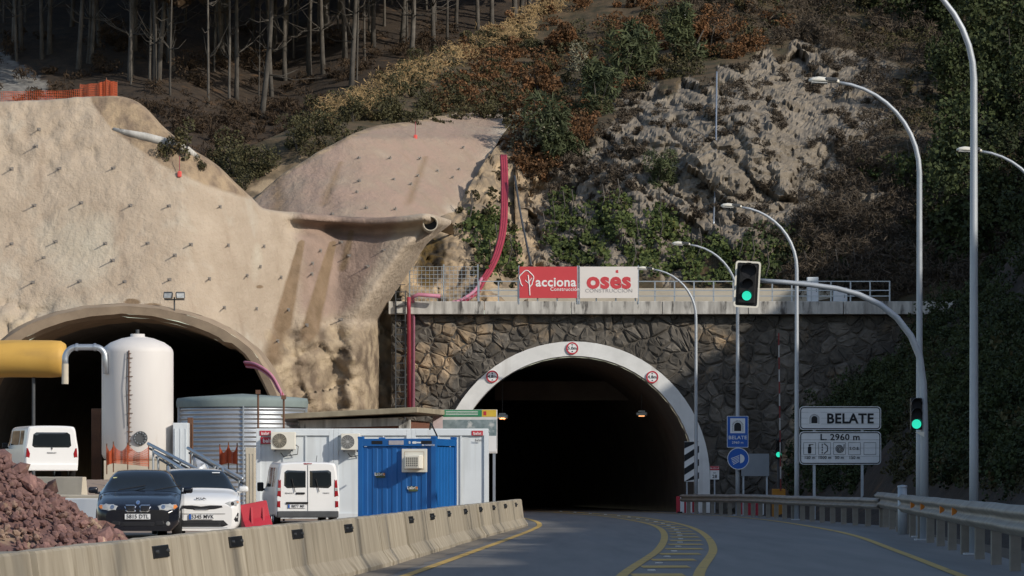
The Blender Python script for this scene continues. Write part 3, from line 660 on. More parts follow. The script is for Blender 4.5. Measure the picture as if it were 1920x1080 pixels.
while i < nseg:
    yc = y+SEG/2; xa, xb = sinterp(y, BAR), sinterp(y+SEG, BAR); ang = math.atan2(-(xb-xa), SEG)
    t = thing('concrete_barrier', 'beige streaked concrete barrier block beside the road, %s of the row' % order[i], 'barrier', ((xa+xb)/2+rnd.uniform(-.02, .02), yc, -.005), ang+R(rnd.uniform(-.35, .35)), 'concrete barriers along the road')
    ob('block', meshes[i % 5], conc, t)
    if i not in (2, 7):
        for dy in ((-2.0,) if i % 3 else (-2.0,)):
            pk = ob('bracket', plme, None, t); pk.location = (.115, dy, .68); pk.rotation_euler = (0, R(-8), 0)
            for s_ in (-.36, .36): bk = ob('bolt', bome, None, pk); bk.location = (.012, s_, 0)
    y += SEG*math.cos(ang)+.02; i += 1
# other barriers in the yard
for (px_, py_, Y_, rz, mt, lab) in ((88, 905, 104, 62, concc, 'cream concrete barrier behind the rubble below the white car'), (160, 918, 98, 70, concc, 'cream concrete barrier leaning beyond the black car'), (128, 952, 92, 58, whitep, 'white barrier block between rubble and black car'), (700-410, 905, 108, 80, concc, 'cream concrete block under the slanted pipes')):
    t = thing('yard_barrier', lab, 'barrier', (PX(px_, Y_), Y_, gz(PX(px_, Y_), Y_)), R(rz)); o = ob('block', nj_mesh(3.0, 9), mt, t); o.scale = (1, .85, 1.0)

# ------------------------------------------------------------ guard rails
def guardrail(pts, top, bh, label, step, reflect=()):
    t = thing('guardrail', label, 'guardrail'); prof = []
    for k in range(15):
        f = k/14; prof.append((-.035+.045*math.cos(f*4*math.pi), top-bh*f))
    bm_ = MB(); n = 60; y0, y1 = pts[0][0], pts[-1][0]
    for i in range(n+1):
        Y = lerp(y0, y1, i/n); X = interp(Y, pts); z = rz_(X, Y); wob = .012*noise.noise((Y*.3, 0, 0))
        bm_.v += [(X-.09+a*1.0+wob, Y, z+b+wob) for a, b in prof]+[(X-.09+a+.012+wob, Y, z+b+wob) for a, b in prof[::-1]]
    k = 30
    bm_.f = [(i*k+j, i*k+(j+1) % k, (i+1)*k+(j+1) % k, (i+1)*k+j) for i in range(n) for j in range(k)]+[tuple(range(k)), tuple(n*k+j for j in range(k-1, -1, -1))]
    bm_.build('beam', railm, t, True)
    pm = MB(); pm.box(0, 0, (top-.05-.15)/2, .15, .14, top-.05+.15); pm.box(-.02, .0, top-.2, .08, .10, .26); pme = pm.mesh('post'); pme.materials.append(M('rail_post_steel', (.27, .25, .215), (.17, .155, .13), 2.5, .7, metal=.2))
    Y = y0+.5
    while Y < y1:
        X = interp(Y, pts); o = ob('post', pme, None, t); o.location = (X+.06, Y, rz_(X, Y)); Y += step
    for Y in reflect:
        X = interp(Y, pts); q = MB(); q.add([(X-.17, Y-.02, top-bh*.5-.07+rz_(X, Y)), (X-.17, Y-.02, top-bh*.5+.07+rz_(X, Y)), (X-.04, Y-.02, top-bh*.5+rz_(X, Y)), (X-.17, Y+.03, top-bh*.5-.07+rz_(X, Y)), (X-.17, Y+.03, top-bh*.5+.07+rz_(X, Y)), (X-.04, Y+.03, top-bh*.5+rz_(X, Y))], [(0, 2, 1), (3, 4, 5), (0, 1, 4, 3), (1, 2, 5, 4), (2, 0, 3, 5)]); q.build('reflector', amber, t)
guardrail([(20, 5.0), (35, 5.93), (50, 6.86), (65, 7.8), (80, 8.73), (92, 9.5), (103, 10.15)], .95, .42, 'thick grey guardrail in the right foreground with orange reflectors', 4.0, (64.5, 68.5, 76, 80.5))
guardrail(FRAIL, .80, .31, 'thinner grey guardrail curving from the tunnel mouth past the signs', 2.6)
q = MB(); q.tube([(0, 0, 0), (0, 0, 1.15)], .11, 14); q.lathe([(.118, 1.13), (.118, 1.17), (0, 1.19)], 14); o = q.build('bollard', polem, None, True); o.location = (PX(1692, 88), 88, gz(PX(1692, 88), 88)-.02); tag(o, 'short grey cylindrical stub post behind the thick guardrail', 'post')
for px_, Y_, lab in ((1290, 158.6, 'left'), (1408, 149, 'right')):
    t = thing('plastic_barrier', 'red and white striped barrier behind the far guardrail, the %s one' % lab, 'barrier', (PX(px_, Y_), Y_, gz(PX(px_, Y_), Y_)), 0, 'striped barriers behind the guardrail')
    for k in range(6): q = MB(); q.box(-.42+k*.17, 0, .36, .165, .22, .7, bev=.01, ry=.0); q.build('stripe', (redm, whitep)[k % 2], t)
    for sx in (-.35, .35): q = MB(); q.box(sx, 0, .03, .2, .5, .06); q.build('foot', darkm, t)

# ------------------------------------------------------------ street lamps
def street_lamp(px_, Y, label, top=None, arm=1.95, hx=None):
    H = 10.55; X = PX(px_, Y); z0 = gz(X, Y); t = thing('street_lamp', label, 'street lamp', (X, Y, z0-.05), 0, 'curved street lamps along the right of the road')
    H -= z0; ra = 2.05; pts = [(0, 0, 0), (0, 0, 2), (0, 0, 4.5), (0, 0, H-ra-.2)]; rs = [.082, .077, .070, .060]
    for k in range(1, 11):
        a = R(9*k*.93); pts.append((-ra*(1-math.cos(a)), 0, H-ra-.2+ra*math.sin(a))); rs.append(lerp(.058, .034, k/10))
    q = MB(); q.tube(pts, rs, 14); q.build('pole', polem, t, True)
    q = MB(); q.box(0, 0, .015+.05, .34, .34, .03); q.build('base_plate', polem, t)
    e = pts[-1]; hd = MB(); L = .68
    sec = [(0, .05, .045), (.06, .10, .06), (.26, .125, .085), (.45, .125, .10), (.6, .10, .07), (.68, .04, .02)]
    for (d, wy, hz) in sec:
        for a in range(12):
            c, s_ = math.cos(2*math.pi*a/12), math.sin(2*math.pi*a/12); hd.v.append((e[0]+.03-d, wy*c, e[2]+.01+(hz if s_ > 0 else .035)*s_+d*.05))
    hd.f = [(i*12+a, i*12+(a+1) % 12, (i+1)*12+(a+1) % 12, (i+1)*12+a) for i in range(5) for a in range(12)]+[tuple(range(11, -1, -1)), tuple(60+a for a in range(12))]
    h_ = hd.build('lamp_head', cream, t, True)
    q = MB(); q.box(e[0]-.15, 0, e[2]+.055, .27, .262, .085, ry=R(3), bev=.02); q.build('gear_cover', steeldark, h_)
    q = MB(); q.box(e[0]-.42, 0, e[2]-.012, .36, .19, .03, ry=R(3), bev=.01); q.build('lens', lens, h_)
    return t
street_lamp(1305, 157.5, 'farthest curved street lamp, standing in front of the white arch leg')
lb = street_lamp(1383, 141, 'curved street lamp that carries the blue tunnel sign')
street_lamp(1494, 121.6, 'curved street lamp just left of the white tunnel sign')
street_lamp(1965, 101, 'street lamp whose arm reaches in from the right edge')
street_lamp(1724, 83.5, 'tall curved street lamp right behind the traffic light mast')
street_lamp(1826, 64, 'nearest street lamp whose curved top leaves the picture')

# ------------------------------------------------------------ traffic light mast
MY = 79.8; ms = F/MY; MX = PX(1733, MY); mz = gz(MX, MY)
def signal_head(parent, x, y, z, lensr, housing, on, board=None, tilt=0):
    """three lenses in a black housing; the lowest one is lit green"""
    g_ = bpy.data.objects.new('signal_head', MB().mesh('signal_head')); C.objects.link(g_)
    hb = MB(); hw, hh = housing; hb.box(0, .10, 0, hw, .20, hh, bev=.02)
    bpy.data.objects.remove(g_); hdo = hb.build('signal_head', black, parent); hdo.location = (x, y, z); hdo.rotation_euler = (0, tilt, 0)
    if board:
        bw, bh = board; q = MB(); q.plate(rrect(0, 0, bw, bh, .06), .05, .015); q.build('backboard', black, hdo)
        frame(rrect(0, 0, bw, bh, .06), rrect(0, 0, bw-.075, bh-.075, .04), .038, .010).build('border', cream, hdo)
    for k, (r_, zz) in enumerate(lensr):
        q = MB(); q.plate(disc(0, zz, r_, 20), -.006, .01); q.build('lens', greenon if k == 2 else ink, hdo)
        v = MB(); n = 14
        for kk in range(n+1):
            a = R(-15+210*kk/n); c_, s_ = math.cos(a), math.sin(a); v.v += [(1.12*r_*c_, 0, zz+1.12*r_*s_), (1.12*r_*c_, -.2*(.5+.5*max(0, s_)), zz+1.12*r_*s_), (1.17*r_*c_, 0, zz+1.17*r_*s_), (1.17*r_*c_, -.2*(.5+.5*max(0, s_)), zz+1.17*r_*s_)]
        v.f = [f_ for kk in range(n) for f_ in ((4*kk, 4*kk+1, 4*kk+5, 4*kk+4), (4*kk+2, 4*kk+6, 4*kk+7, 4*kk+3), (4*kk+1, 4*kk+3, 4*kk+7, 4*kk+5))]; v.build('visor', black, hdo)
    return hdo
mast = thing('traffic_light', 'curved grey mast with overhead and low traffic lights showing green', 'traffic light', (MX, MY, mz-.05))
path = [(1733, 800), (1731, 720), (1724, 668), (1708, 630), (1682, 596), (1650, 571), (1610, 552), (1570, 541), (1520, 534), (1470, 529), (1420, 526)]
pts = [(0, 0, 0)]+[(PX(a, MY)-MX, 0, PZ(b, MY)-mz+.05) for a, b in path]
q = MB(); q.tube(pts, [.095, .085, .08, .076, .072, .068, .064, .06, .056, .053, .05, .046], 14); q.build('mast', polem, mast, True)
q = MB(); q.box(0, 0, .06, .4, .4, .03); q.build('base_plate', polem, mast)
signal_head(mast, PX(1400, MY)-MX, -.22, PZ(534, MY)-mz+.05, ((.15, .28), (.10, .0), (.10, -.245)), (.36, .82), 2, (.54, .99), R(3.2))
signal_head(mast, PX(1717, MY)-MX, -.16, PZ(776, MY)-mz+.05, ((.10, .215), (.10, 0), (.10, -.22)), (.24, .68), 2)
q = MB(); q.box(PX(1723, MY)-MX+.02, -.02, PZ(776, MY)-mz+.05, .12, .08, .10); q.build('bracket', steeldark, mast)
q = MB(); q.add([(-.22, -.2, PZ(806, MY)-mz), (-.02, -.2, PZ(806, MY)-mz), (-.02, -.2, PZ(815, MY)-mz), (-.22, -.15, PZ(806, MY)-mz), (-.02, -.15, PZ(806, MY)-mz), (-.02, -.15, PZ(815, MY)-mz)], [(0, 2, 1), (3, 4, 5), (0, 1, 4, 3), (1, 2, 5, 4), (2, 0, 3, 5)]); q.build('cable_guard', cream, mast)

# ------------------------------------------------------------ signs
def tunnel_mark(parent, cx, cz, w_, y, dark=ink, light=signgrey):
    q = MB(); q.plate(rrect(cx, cz, w_, w_, .01), y, .006); q.build('pictogram_panel', light, parent)
    q = MB(); r = w_*.24; arch = [(cx-r, cz-w_*.36)]+[(cx-r*math.cos(math.pi*k/12), cz-w_*.02+r*math.sin(math.pi*k/12)) for k in range(13)]+[(cx+r, cz-w_*.36)]
    q.plate(arch, y-.004, .003); q.build('tunnel_pictogram', dark, parent)
    q = MB()
    for k in range(13):                     # voussoirs around the opening
        a = math.pi*k/12; c_, s_ = math.cos(a), math.sin(a); r1, r2 = w_*.28, w_*.40
        q.plate([(cx+r1*c_-.008*s_, cz-w_*.02+r1*s_+.008*c_), (cx+r2*c_-.008*s_, cz-w_*.02+r2*s_+.008*c_), (cx+r2*c_+.008*s_, cz-w_*.02+r2*s_-.008*c_), (cx+r1*c_+.008*s_, cz-w_*.02+r1*s_-.008*c_)], y-.004, .003)
    for sx in (-1, 1):
        for k in range(4): q.plate(rrect(cx+sx*w_*.34, cz-w_*(.1+.085*k), w_*.12, .014, .004, 1), y-.004, .003)
    q.build('arch_pictogram', dark, parent)
SY = 128.0; s = F/SY
def sp(px, py): return (PX(px, SY)-PX(1575, SY), PZ(py, SY))
t = thing('direction_sign', 'large white tunnel sign in two panels behind the far guardrail', 'sign', (PX(1575, SY), SY, 0))
for px_ in (1527, 1617): x_ = sp(px_, 0)[0]; q = MB(); q.box(x_, .09, PZ(775, SY)/2, .09, .07, PZ(775, SY)); q.build('post', polem, t)
for (a, b, tilt, nm) in ((762, 806, 0, 'upper_panel'), (809, 871, 0, 'lower_panel')):
    x0, z1 = sp(1499, a); x1, z0 = sp(1652, b); cx, cz = (x0+x1)/2, (z0+z1)/2
    q = MB(); q.plate(rrect(cx, cz, x1-x0, z1-z0, .13), 0, .03); pn = q.build(nm, signgrey, t)
    frame(rrect(cx, cz, x1-x0-.05, z1-z0-.05, .12), rrect(cx, cz, x1-x0-.115, z1-z0-.115, .09), -.006, .004).build('border', ink, pn)
    for k in range(1, 4): q = MB(); q.box(cx, -.002, lerp(z0, z1, k/4), x1-x0-.12, .003, .006); q.build('seam', steeldark, pn)
x_, z_ = sp(1594, 785); lettering('BELATE', .47, (x_, -.012, z_-.01), ink, t, bold=.028, sx=1.0)
x_, z_ = sp(1527, 785); tunnel_mark(t, x_, z_, .44, -.008)
x_, z_ = sp(1575, 820); lettering('L. 2960 m', .30, (x_, -.012, z_), ink, t, bold=.018, sx=1.08)
for k, (px_, tx) in enumerate(((1518, '150 m'), (1546, '1000 m'), (1574, '50 m'), (1602, '150 m'), (1631, ''))):
    x_, z_ = sp(px_, 841); frame(rrect(x_, z_, .42, .42, .01, 1), rrect(x_, z_, .40, .40, .01, 1), -.008, .004).build('pictogram_frame', ink, t)
    if tx: lettering(tx, .145, (x_, -.012, sp(0, 858)[1]), ink, t, bold=.012)
    q = MB()
    if k == 0: q.plate(rrect(x_, z_-.05, .12, .24, .04), -.01, .004); q.plate(rrect(x_, z_+.11, .07, .05, .01), -.01, .004); q.plate(rrect(x_+.05, z_+.135, .16, .025, .008), -.01, .004)
    if k == 1:
        for d in (-.14, -.05, .04, .13): q.plate(rrect(x_-.08, z_+d, .035, .06, .005, 1), -.01, .004)
        q.tube([(x_-.02, -.01, z_+.17), (x_+.10, -.01, z_+.08), (x_+.10, -.01, z_-.08), (x_-.02, -.01, z_-.17)], .014, 5)
    if k == 2: q.tube([(x_+(.02+.13*a/30)*math.cos(a*.62), -.01, z_+(.02+.13*a/30)*math.sin(a*.62)) for a in range(31)]+[(x_+.16, -.01, z_+.15)], .013, 5)
    if k == 3: lettering('S.O.S.', .135, (x_, -.012, z_), ink, t, bold=.02)
    if q.f: q.build('pictogram', ink, t)
# blue sign and round headlamp sign on the lamp post
BY = 140.75; s = F/BY
t = thing('tunnel_sign', 'blue tunnel name sign on a lamp post above a round blue sign', 'sign', (PX(1383, BY), BY-.04, PZ(839, BY)))
w_, h_ = 40/s, 59/s; q = MB(); q.plate(rrect(0, h_/2, w_, h_, .03), 0, .03); q.build('panel', signblue, t)
frame(rrect(0, h_/2, w_, h_, .03), rrect(0, h_/2, w_-.035, h_-.035, .02), -.005, .004).build('border', signgrey, t)
tunnel_mark(t, 0, h_*.69, .56, -.006); lettering('BELATE', .185, (0, -.008, h_*.31), signgrey, t, bold=.012, sx=1.1); lettering('2960 m', .125, (0, -.008, h_*.155), signgrey, t, bold=.012, sx=1.1)
t = thing('headlamp_sign', 'round blue sign with white headlamp symbol on the lamp post', 'sign', (PX(1384, BY), BY-.04, PZ(860, BY)))
q = MB(); q.plate(disc(0, 0, 20.5/s), 0, .03); q.build('panel', signblue, t); frame(disc(0, 0, 20.5/s), disc(0, 0, 19.3/s), -.005, .004).build('border', signgrey, t)
q = MB(); q.plate([(.07, -.17), (.07, .17)]+[(.07+.17*math.sin(R(a)), .17*math.cos(R(a))) for a in range(15, 170, 15)], -.006, .004)
for k in range(5): z_ = .12-.055*k; q.plate([(.04, z_+.012), (.04, z_-.012), (-.27+.02*k, z_-.13), (-.27+.02*k, z_-.106)], -.006, .004)
q.build('headlamp_pictogram', signgrey, t)
# striped marker board, kilometre plate, grey panel
CY = 158.2; t = thing('marker_board', 'black and white diagonal striped board beside the tunnel mouth', 'sign', (PX(1297, CY), CY, gz(PX(1297, CY), CY)))
w_, z0, z1 = .62, PZ(903, CY), PZ(828, CY); q = MB(); q.box(0, .04, (z0+z1)/2, w_, .03, z1-z0); q.build('board', whitep, t)
for k in range(4):
    a = z0-.28+k*.56; pl_ = [(-w_/2, a), (w_/2, a+.40), (w_/2, a+.68), (-w_/2, a+.28)]; pl_ = [(x, min(z1, max(z0, z))) for x, z in pl_]
    q = MB(); q.plate(pl_, .018, .005)
    if max(p_[1] for p_ in pl_)-min(p_[1] for p_ in pl_) > .05: q.build('stripe', ink, t)
for sx in (-.2, .2): q = MB(); q.box(sx, .08, z1/2, .06, .04, z1); q.build('post', polem, t)
t = thing('kilometre_plate', 'small red and white road marker plate beside the arch leg', 'sign', (PX(1340, CY), CY, gz(PX(1340, CY), CY)))
z0, z1 = PZ(899, CY), PZ(874, CY); q = MB(); q.box(0, .02, (z0+z1)/2, .38, .02, z1-z0); q.build('panel', whitep, t)
q = MB(); q.box(0, .005, z1-.09, .38, .012, .17); q.build('red_band', redm, t); lettering('N-121-A', .10, (0, -.006, z1-.09), whitep, t, bold=.01); lettering('km', .09, (0, -.001, z0+.28), ink, t, bold=.01); lettering('28', .20, (0, .005, z0+.12), ink, t, bold=.02)
q = MB(); q.box(0, .06, z1/2-.1, .06, .04, z1-.2); q.build('post', polem, t)
GY = 147; t = thing('sign_back', 'plain grey panel on posts behind the round blue sign', 'sign', (PX(1415, GY), GY, gz(PX(1415, GY), GY)-.1))
q = MB(); q.box(.02, 0, PZ(864, GY), 52/F*GY, .04, 42/F*GY); q.build('panel', M('sign_grey_back', (.24, .26, .28), (.2, .22, .24), 2, .6), t)
for px_ in (1394, 1438): q = MB(); q.box(PX(px_, GY)-PX(1415, GY), .06, PZ(862, GY)/2, .07, .05, PZ(862, GY)); q.build('post', polem, t)
# raised barrier boom with its own signal
OY = 143; OX = PX(1460, OY); oz = gz(OX, OY)
t = thing('barrier_boom', 'raised red and white barrier boom on a yellow box with signal', 'barrier', (OX, OY, oz))
q = MB(); q.box(0, 0, .5, .5, .4, 1.15, bev=.02); q.build('drive_box', M('barrier_yellow', (.45, .20, .025), (.36, .15, .02), 2, .6), t)
zb, zt = 1.0, PZ(625, OY)-oz; n = 13
for k in range(n):
    a, b = lerp(zb, zt, k/n), lerp(zb, zt, (k+1)/n); q = MB(); q.box(lerp(.06, -.02, k/n), -.24, (a+b)/2, .05, .03, b-a); q.build('stripe', (M('boom_red', (.20, .035, .035)), M('boom_white', (.42, .41, .39)))[k % 2], t)
q = MB(); q.tube([(0, .25, 0), (0, .25, PZ(822, OY)-oz)], .05, 8); q.build('signal_post', steeldark, t)
signal_head(t, 0, -.02, PZ(842, OY)-oz, ((.09, .22), (.09, 0), (.10, -.21)), (.26, .75), 2)
# ------------------------------------------------------------ site cabins
def cabin_white():
    Y = 120.0; X0, X1 = PX(480, Y), PX(916, Y); z0, z1 = .15, PZ(805, Y); n = 3; w_ = (X1-X0)/n; D = 6.0
    mods = []
    for i in range(n):
        t = thing('site_cabin', ('left', 'middle', 'right')[i]+' module of the white site cabins behind the van and blue cabin', 'site cabin', (X0+w_*(i+.5), Y, z0), 0, 'white site cabins in a row')
        h = z1-z0; q = MB(); q.box(0, D/2+.03, h/2, w_-.05, D-.06, h-.1); q.build('panel_wall', panelw, t)
        for sx in (-1, 1): q = MB(); q.box(sx*(w_/2-.075), .06, h/2, .145, .13, h, bev=.008); q.build('corner_post', panelw, t)
        q = MB(); q.box(0, .05, h-.10, w_-.3, .11, .20, bev=.008); q.build('top_beam', panelw, t); q = MB(); q.box(0, .05, .09, w_-.3, .11, .18, bev=.008); q.build('bottom_beam', panelw, t)
        q = MB(); q.box(0, D/2, h+.012, w_-.02, D-.02, .03); q.build('roof', panelw, t)
        for sx in (-.36, .36): q = MB(); q.box(sx, .022, h/2, .045, .022, h-.42); q.build('panel_joint', panelw, t)
        mods.append(t)
    def badge(t, x, z, w2, txt, rect=True):
        if rect: q = MB(); q.box(x, -.018, z, w2, .012, w2*.42); q.build('badge', redm, t)
        lettering(txt, w2*.36, (x, -.027, z-.01), whitep if rect else ink, t, bold=.015)
    h = z1-z0; badge(mods[0], -w_/2+.30, h-.12, .36, 'balat'); badge(mods[0], -w_/2+.40, h-.36, .50, 'balat'); badge(mods[2], w_/2-.36, h-.12, .36, 'balat'); badge(mods[2], w_/2-.33, h-.34, .30, 'balat', False)
    lettering('CABINAS', .06, (w_/2-.33, -.02, h-.46), ink, mods[2]) if False else None
    return X0, X1, Y, z0, z1
cX0, cX1, cYf, cz_0, cz_1 = cabin_white()
def ac_unit(px0, px1, py0, py1, Y, label, grille_c):
    s = F/Y; w_, h_ = (px1-px0)/s, (py1-py0)/s; t = thing('air_conditioner', label, 'air conditioner', (PX((px0+px1)/2, Y), Y, PZ(py1, Y)), 0, 'air conditioners on the white cabins')
    q = MB(); q.box(0, -.20, h_/2, w_, .34, h_, bev=.02); q.build('case', cream, t)
    r = min(w_, h_)*.40; q = MB()
    for rr in (1, .82, .64, .46, .28): q.tube([(-w_*.14+r*rr*math.cos(R(a)), -.385, h_/2+r*rr*math.sin(R(a))) for a in range(0, 361, 20)], .008, 5, False)
    for a in range(0, 180, 30): q.tube([(-w_*.14-r*math.cos(R(a)), -.38, h_/2-r*math.sin(R(a))), (-w_*.14+r*math.cos(R(a)), -.38, h_/2+r*math.sin(R(a)))], .006, 5)
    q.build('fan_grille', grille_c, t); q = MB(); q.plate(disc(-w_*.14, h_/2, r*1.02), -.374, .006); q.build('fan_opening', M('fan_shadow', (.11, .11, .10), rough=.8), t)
    q = MB(); q.plate(disc(-w_*.14, h_/2, r*.2), -.392, .012); q.build('fan_hub', grille_c, t)
    for sx in (-.35, .35): q = MB(); q.box(w_*sx, -.2, -.03, .05, .40, .06); q.build('bracket', steeldark, t)
    q = MB(); q.tube([(w_*.5, -.2, .15), (w_*.5+.08, -.15, .1), (w_*.5+.05, -.05, -.15), (0, -.02, -.22), (-.1, 0, -.1)], .014, 6); q.build('pipe', darkm, t)
ac_unit(509, 555, 810, 843, cYf-.02, 'air conditioner with square beige fan on the left cabin', M('tan_grille', (.40, .36, .28)))
ac_unit(640, 676, 813, 844, cYf-.02, 'air conditioner with round grey fan beside the blue cabin', M('grey_grille', (.40, .40, .39)))
# blue cabin
BYf = 113.0; ang = R(-14); bw, bd, bh = 2.44, 2.44, 2.46
t = thing('blue_cabin', 'blue corrugated steel cabin with an air conditioner panel', 'site cabin', (PX(764, BYf), BYf+.32, .18), -ang*1.0)
t.rotation_euler.z = R(-14)
def corr(w_, h_, n, d):                      # trapezoid corrugation facing -y
    m = MB(); xs_ = []
    for i in range(n):
        a = -w_/2+w_*i/n; b = w_/n
        xs_ += [(a, 0), (a+b*.42, 0), (a+b*.52, d), (a+b*.90, d)]
    xs_.append((w_/2, 0)); k = len(xs_)
    m.add([(x, y_, 0) for x, y_ in xs_]+[(x, y_, h_) for x, y_ in xs_], [(i, i+1, k+i+1, k+i) for i in range(k-1)]); return m
o = corr(bw-.3, bh-.42, 7, .018).build('front_wall', blue, t); o.location = (0, -bd/2+.05, .18)
for sx in (-1, 1):
    o = corr(bd-.3, bh-.42, 6, .018).build('side_wall', blue, t); o.location = (sx*(bw/2-.05), 0, .18); o.rotation_euler = (0, 0, sx*R(90))
    for sy in (-1, 1):
        q = MB(); q.box(sx*(bw/2-.08), sy*(bd/2-.08), bh/2, .16, .16, bh, bev=.01); q.build('corner_post', blue, t)
        q = MB(); q.box(sx*(bw/2-.08), sy*(bd/2-.08), bh+.03, .17, .17, .07, bev=.01); q.build('corner_casting', blue, t)
    q = MB(); q.box(sx*(bw/2-.06), 0, bh-.11, .12, bd-.3, .21, bev=.008); q.build('side_beam', blue, t)
q = MB(); q.box(0, -bd/2+.07, bh-.115, bw-.3, .13, .23, bev=.008); q.build('top_beam', blue, t)
q = MB(); q.box(0, -bd/2+.07, .09, bw-.3, .13, .18, bev=.008); q.build('bottom_beam', blue, t)
q = MB(); q.box(0, 0, bh-.04, bw-.3, bd-.3, .06); q.build('roof', blue, t)
q = MB(); q.box(0, .1, bh/2, bw-.4, bd-.4, bh-.3); q.build('inner_box', blue, t)
for x_, mt in ((-.62, ink), (.92, ink)): q = MB(); q.box(x_, -bd/2+.003, bh-.115, .34, .012, .10, bev=.004); q.build('fork_slot', mt, t)
q = MB(); q.box(-.02, -bd/2-.002, bh-.12, .46, .012, .13); q.build('maker_plate', M('plate_grey', (.45, .42, .42), (.35, .33, .38), 8), t)
lettering('BOXER', .10, (.52, -bd/2-.004, bh-.12), whitep, t, bold=.012) if False else lettering('B', .11, (.40, -bd/2-.004, bh-.12), whitep, t, bold=.02)
q = MB(); q.plate(rrect(.55, bh-.12, .14, .07, .03), -bd/2-.002, .006); q.plate(rrect(.70, bh-.12, .20, .04, .015), -bd/2-.002, .006); q.build('white_mark', whitep, t)
lettering('80 34 83330', .075, (.98, -bd/2-.006, bh-.2), whitep, t)
for (x_, z_) in ((-.52, 1.36), (.50, .95)):
    q = MB(); q.box(x_, -bd/2+.03, z_, .29, .012, .15); st_ = q.build('sticker', M('sticker_green', (.10, .13, .06), (.05, .06, .03), 9), t)
    lettering('Labrit', .13, (x_-.02, -bd/2+.022, z_+.03), whitep, t, bold=.015); q = MB(); q.plate(disc(x_+.11, z_+.03, .035), -bd/2+.02, .004); q.build('sticker_dot', amber, t)
q = MB(); q.box(.55, -bd/2+.0, bh-.66, .78, .06, .70, bev=.008); q.build('opening_panel', cream, t)
ac = MB(); ac.box(.58, -bd/2-.20, bh-.70, .48, .40, .40, bev=.02); a_ = ac.build('window_unit', cream, t)
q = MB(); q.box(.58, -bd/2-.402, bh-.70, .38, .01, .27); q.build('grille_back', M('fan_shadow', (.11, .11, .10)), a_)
q = MB()
for k in range(7): q.box(.58-.19+.38*k/6, -bd/2-.412, bh-.70, .012, .012, .27)
for k in range(6): q.box(.58, -bd/2-.416, bh-.835+.27*k/5, .39, .01, .012)
q.build('grille', cream, a_)
frame(rrect(.55, bh-.66, .62, .54, .01, 1), rrect(.55, bh-.66, .59, .51, .01, 1), -bd/2-.034, .004).build('panel_trim', M('trim_tan', (.55, .42, .3)), t)
hose('cable', [(PX(806, 118), 118, 3.0), (PX(808, 116), 116, 3.15), (PX(815, 114.5), 114.6, 2.9), (PX(820, 114), 114.2, 2.72)], .025, darkm, 'black cable between the blue cabin roof and white cabin')

# ------------------------------------------------------------ brick hut, notice board
t = thing('brick_hut', 'brick hut with a thick sloping concrete slab roof behind the cabins', 'hut', (PX(665, 135), 136.5, .2), R(-9))
q = MB(); q.box(-.35, 2.5, 1.75, 4.4, 4.6, 3.3); q.build('brick_wall', brick, t)
for sx in (-1, 1): q = MB(); q.box(sx*2.12-.35, .17, 1.75, .42, .14, 3.3); q.build('pilaster', concw, t)
q = MB(); q.box(-.35, .165, 3.28, 3.8, .12, .3, ry=R(-1.5)); q.build('lintel', concw, t)
rf = MB(); rf.box(-.45, 2.3, 3.62, 5.7, 6.0, .2, ry=R(-2.6), bev=.02); rf.build('roof_slab', M('roof_concrete', (.36, .31, .22), (.20, .17, .12), 1.5, .9, .02, 8), t)
NY = 141; s = F/NY; t = thing('notice_board', 'works notice board with aerial map, green header and yellow crest', 'notice board', (PX(872, NY), NY, .0), R(-3))
w_, zt, zb = 121/s, PZ(768, NY), PZ(850, NY); q = MB(); q.box(0, 0, (zt+zb)/2, w_, .05, zt-zb); q.build('board', M('board_white', (.66, .64, .62)), t)
q = MB(); q.box(0, -.03, (zt+zb)/2-.1, w_*.98, .012, (zt-zb)*.66); q.build('map_print', M('aerial_map', (.30, .36, .37), (.09, .14, .15), 3.2, .6, mott=((.50, .52, .50), 2.5, .58)), t)
q = MB(); q.box(-.05*w_, -.03, zt-.14, w_*.62, .012, .26); q.build('green_header', M('header_green', (.03, .22, .10)), t)
q = MB(); q.box(.375*w_, -.03, zt-.14, w_*.22, .012, .26); q.build('yellow_header', M('header_yellow', (.66, .45, .06)), t)
q = MB(); q.box(.31*w_, -.04, zt-.14, .11, .008, .15); q.build('crest', redm, t)
q = MB(); q.box(-.42*w_, -.03, zt-.5, w_*.15, .014, .5); q.build('pink_panel', M('panel_pink', (.6, .5, .5)), t); q = MB(); q.box(.42*w_, -.032, zb+.36, w_*.13, .014, .6); q.build('key_panel', whitep, t)
for k in range(3): q = MB(); q.box(-.05*w_, -.038, zt-.07-.06*k, w_*.5, .006, .018); q.build('print_line', whitep, t)
for sx in (-.45, .45): q = MB(); q.box(sx*w_, .06, zt/2, .1, .08, zt); q.build('post', galv, t)

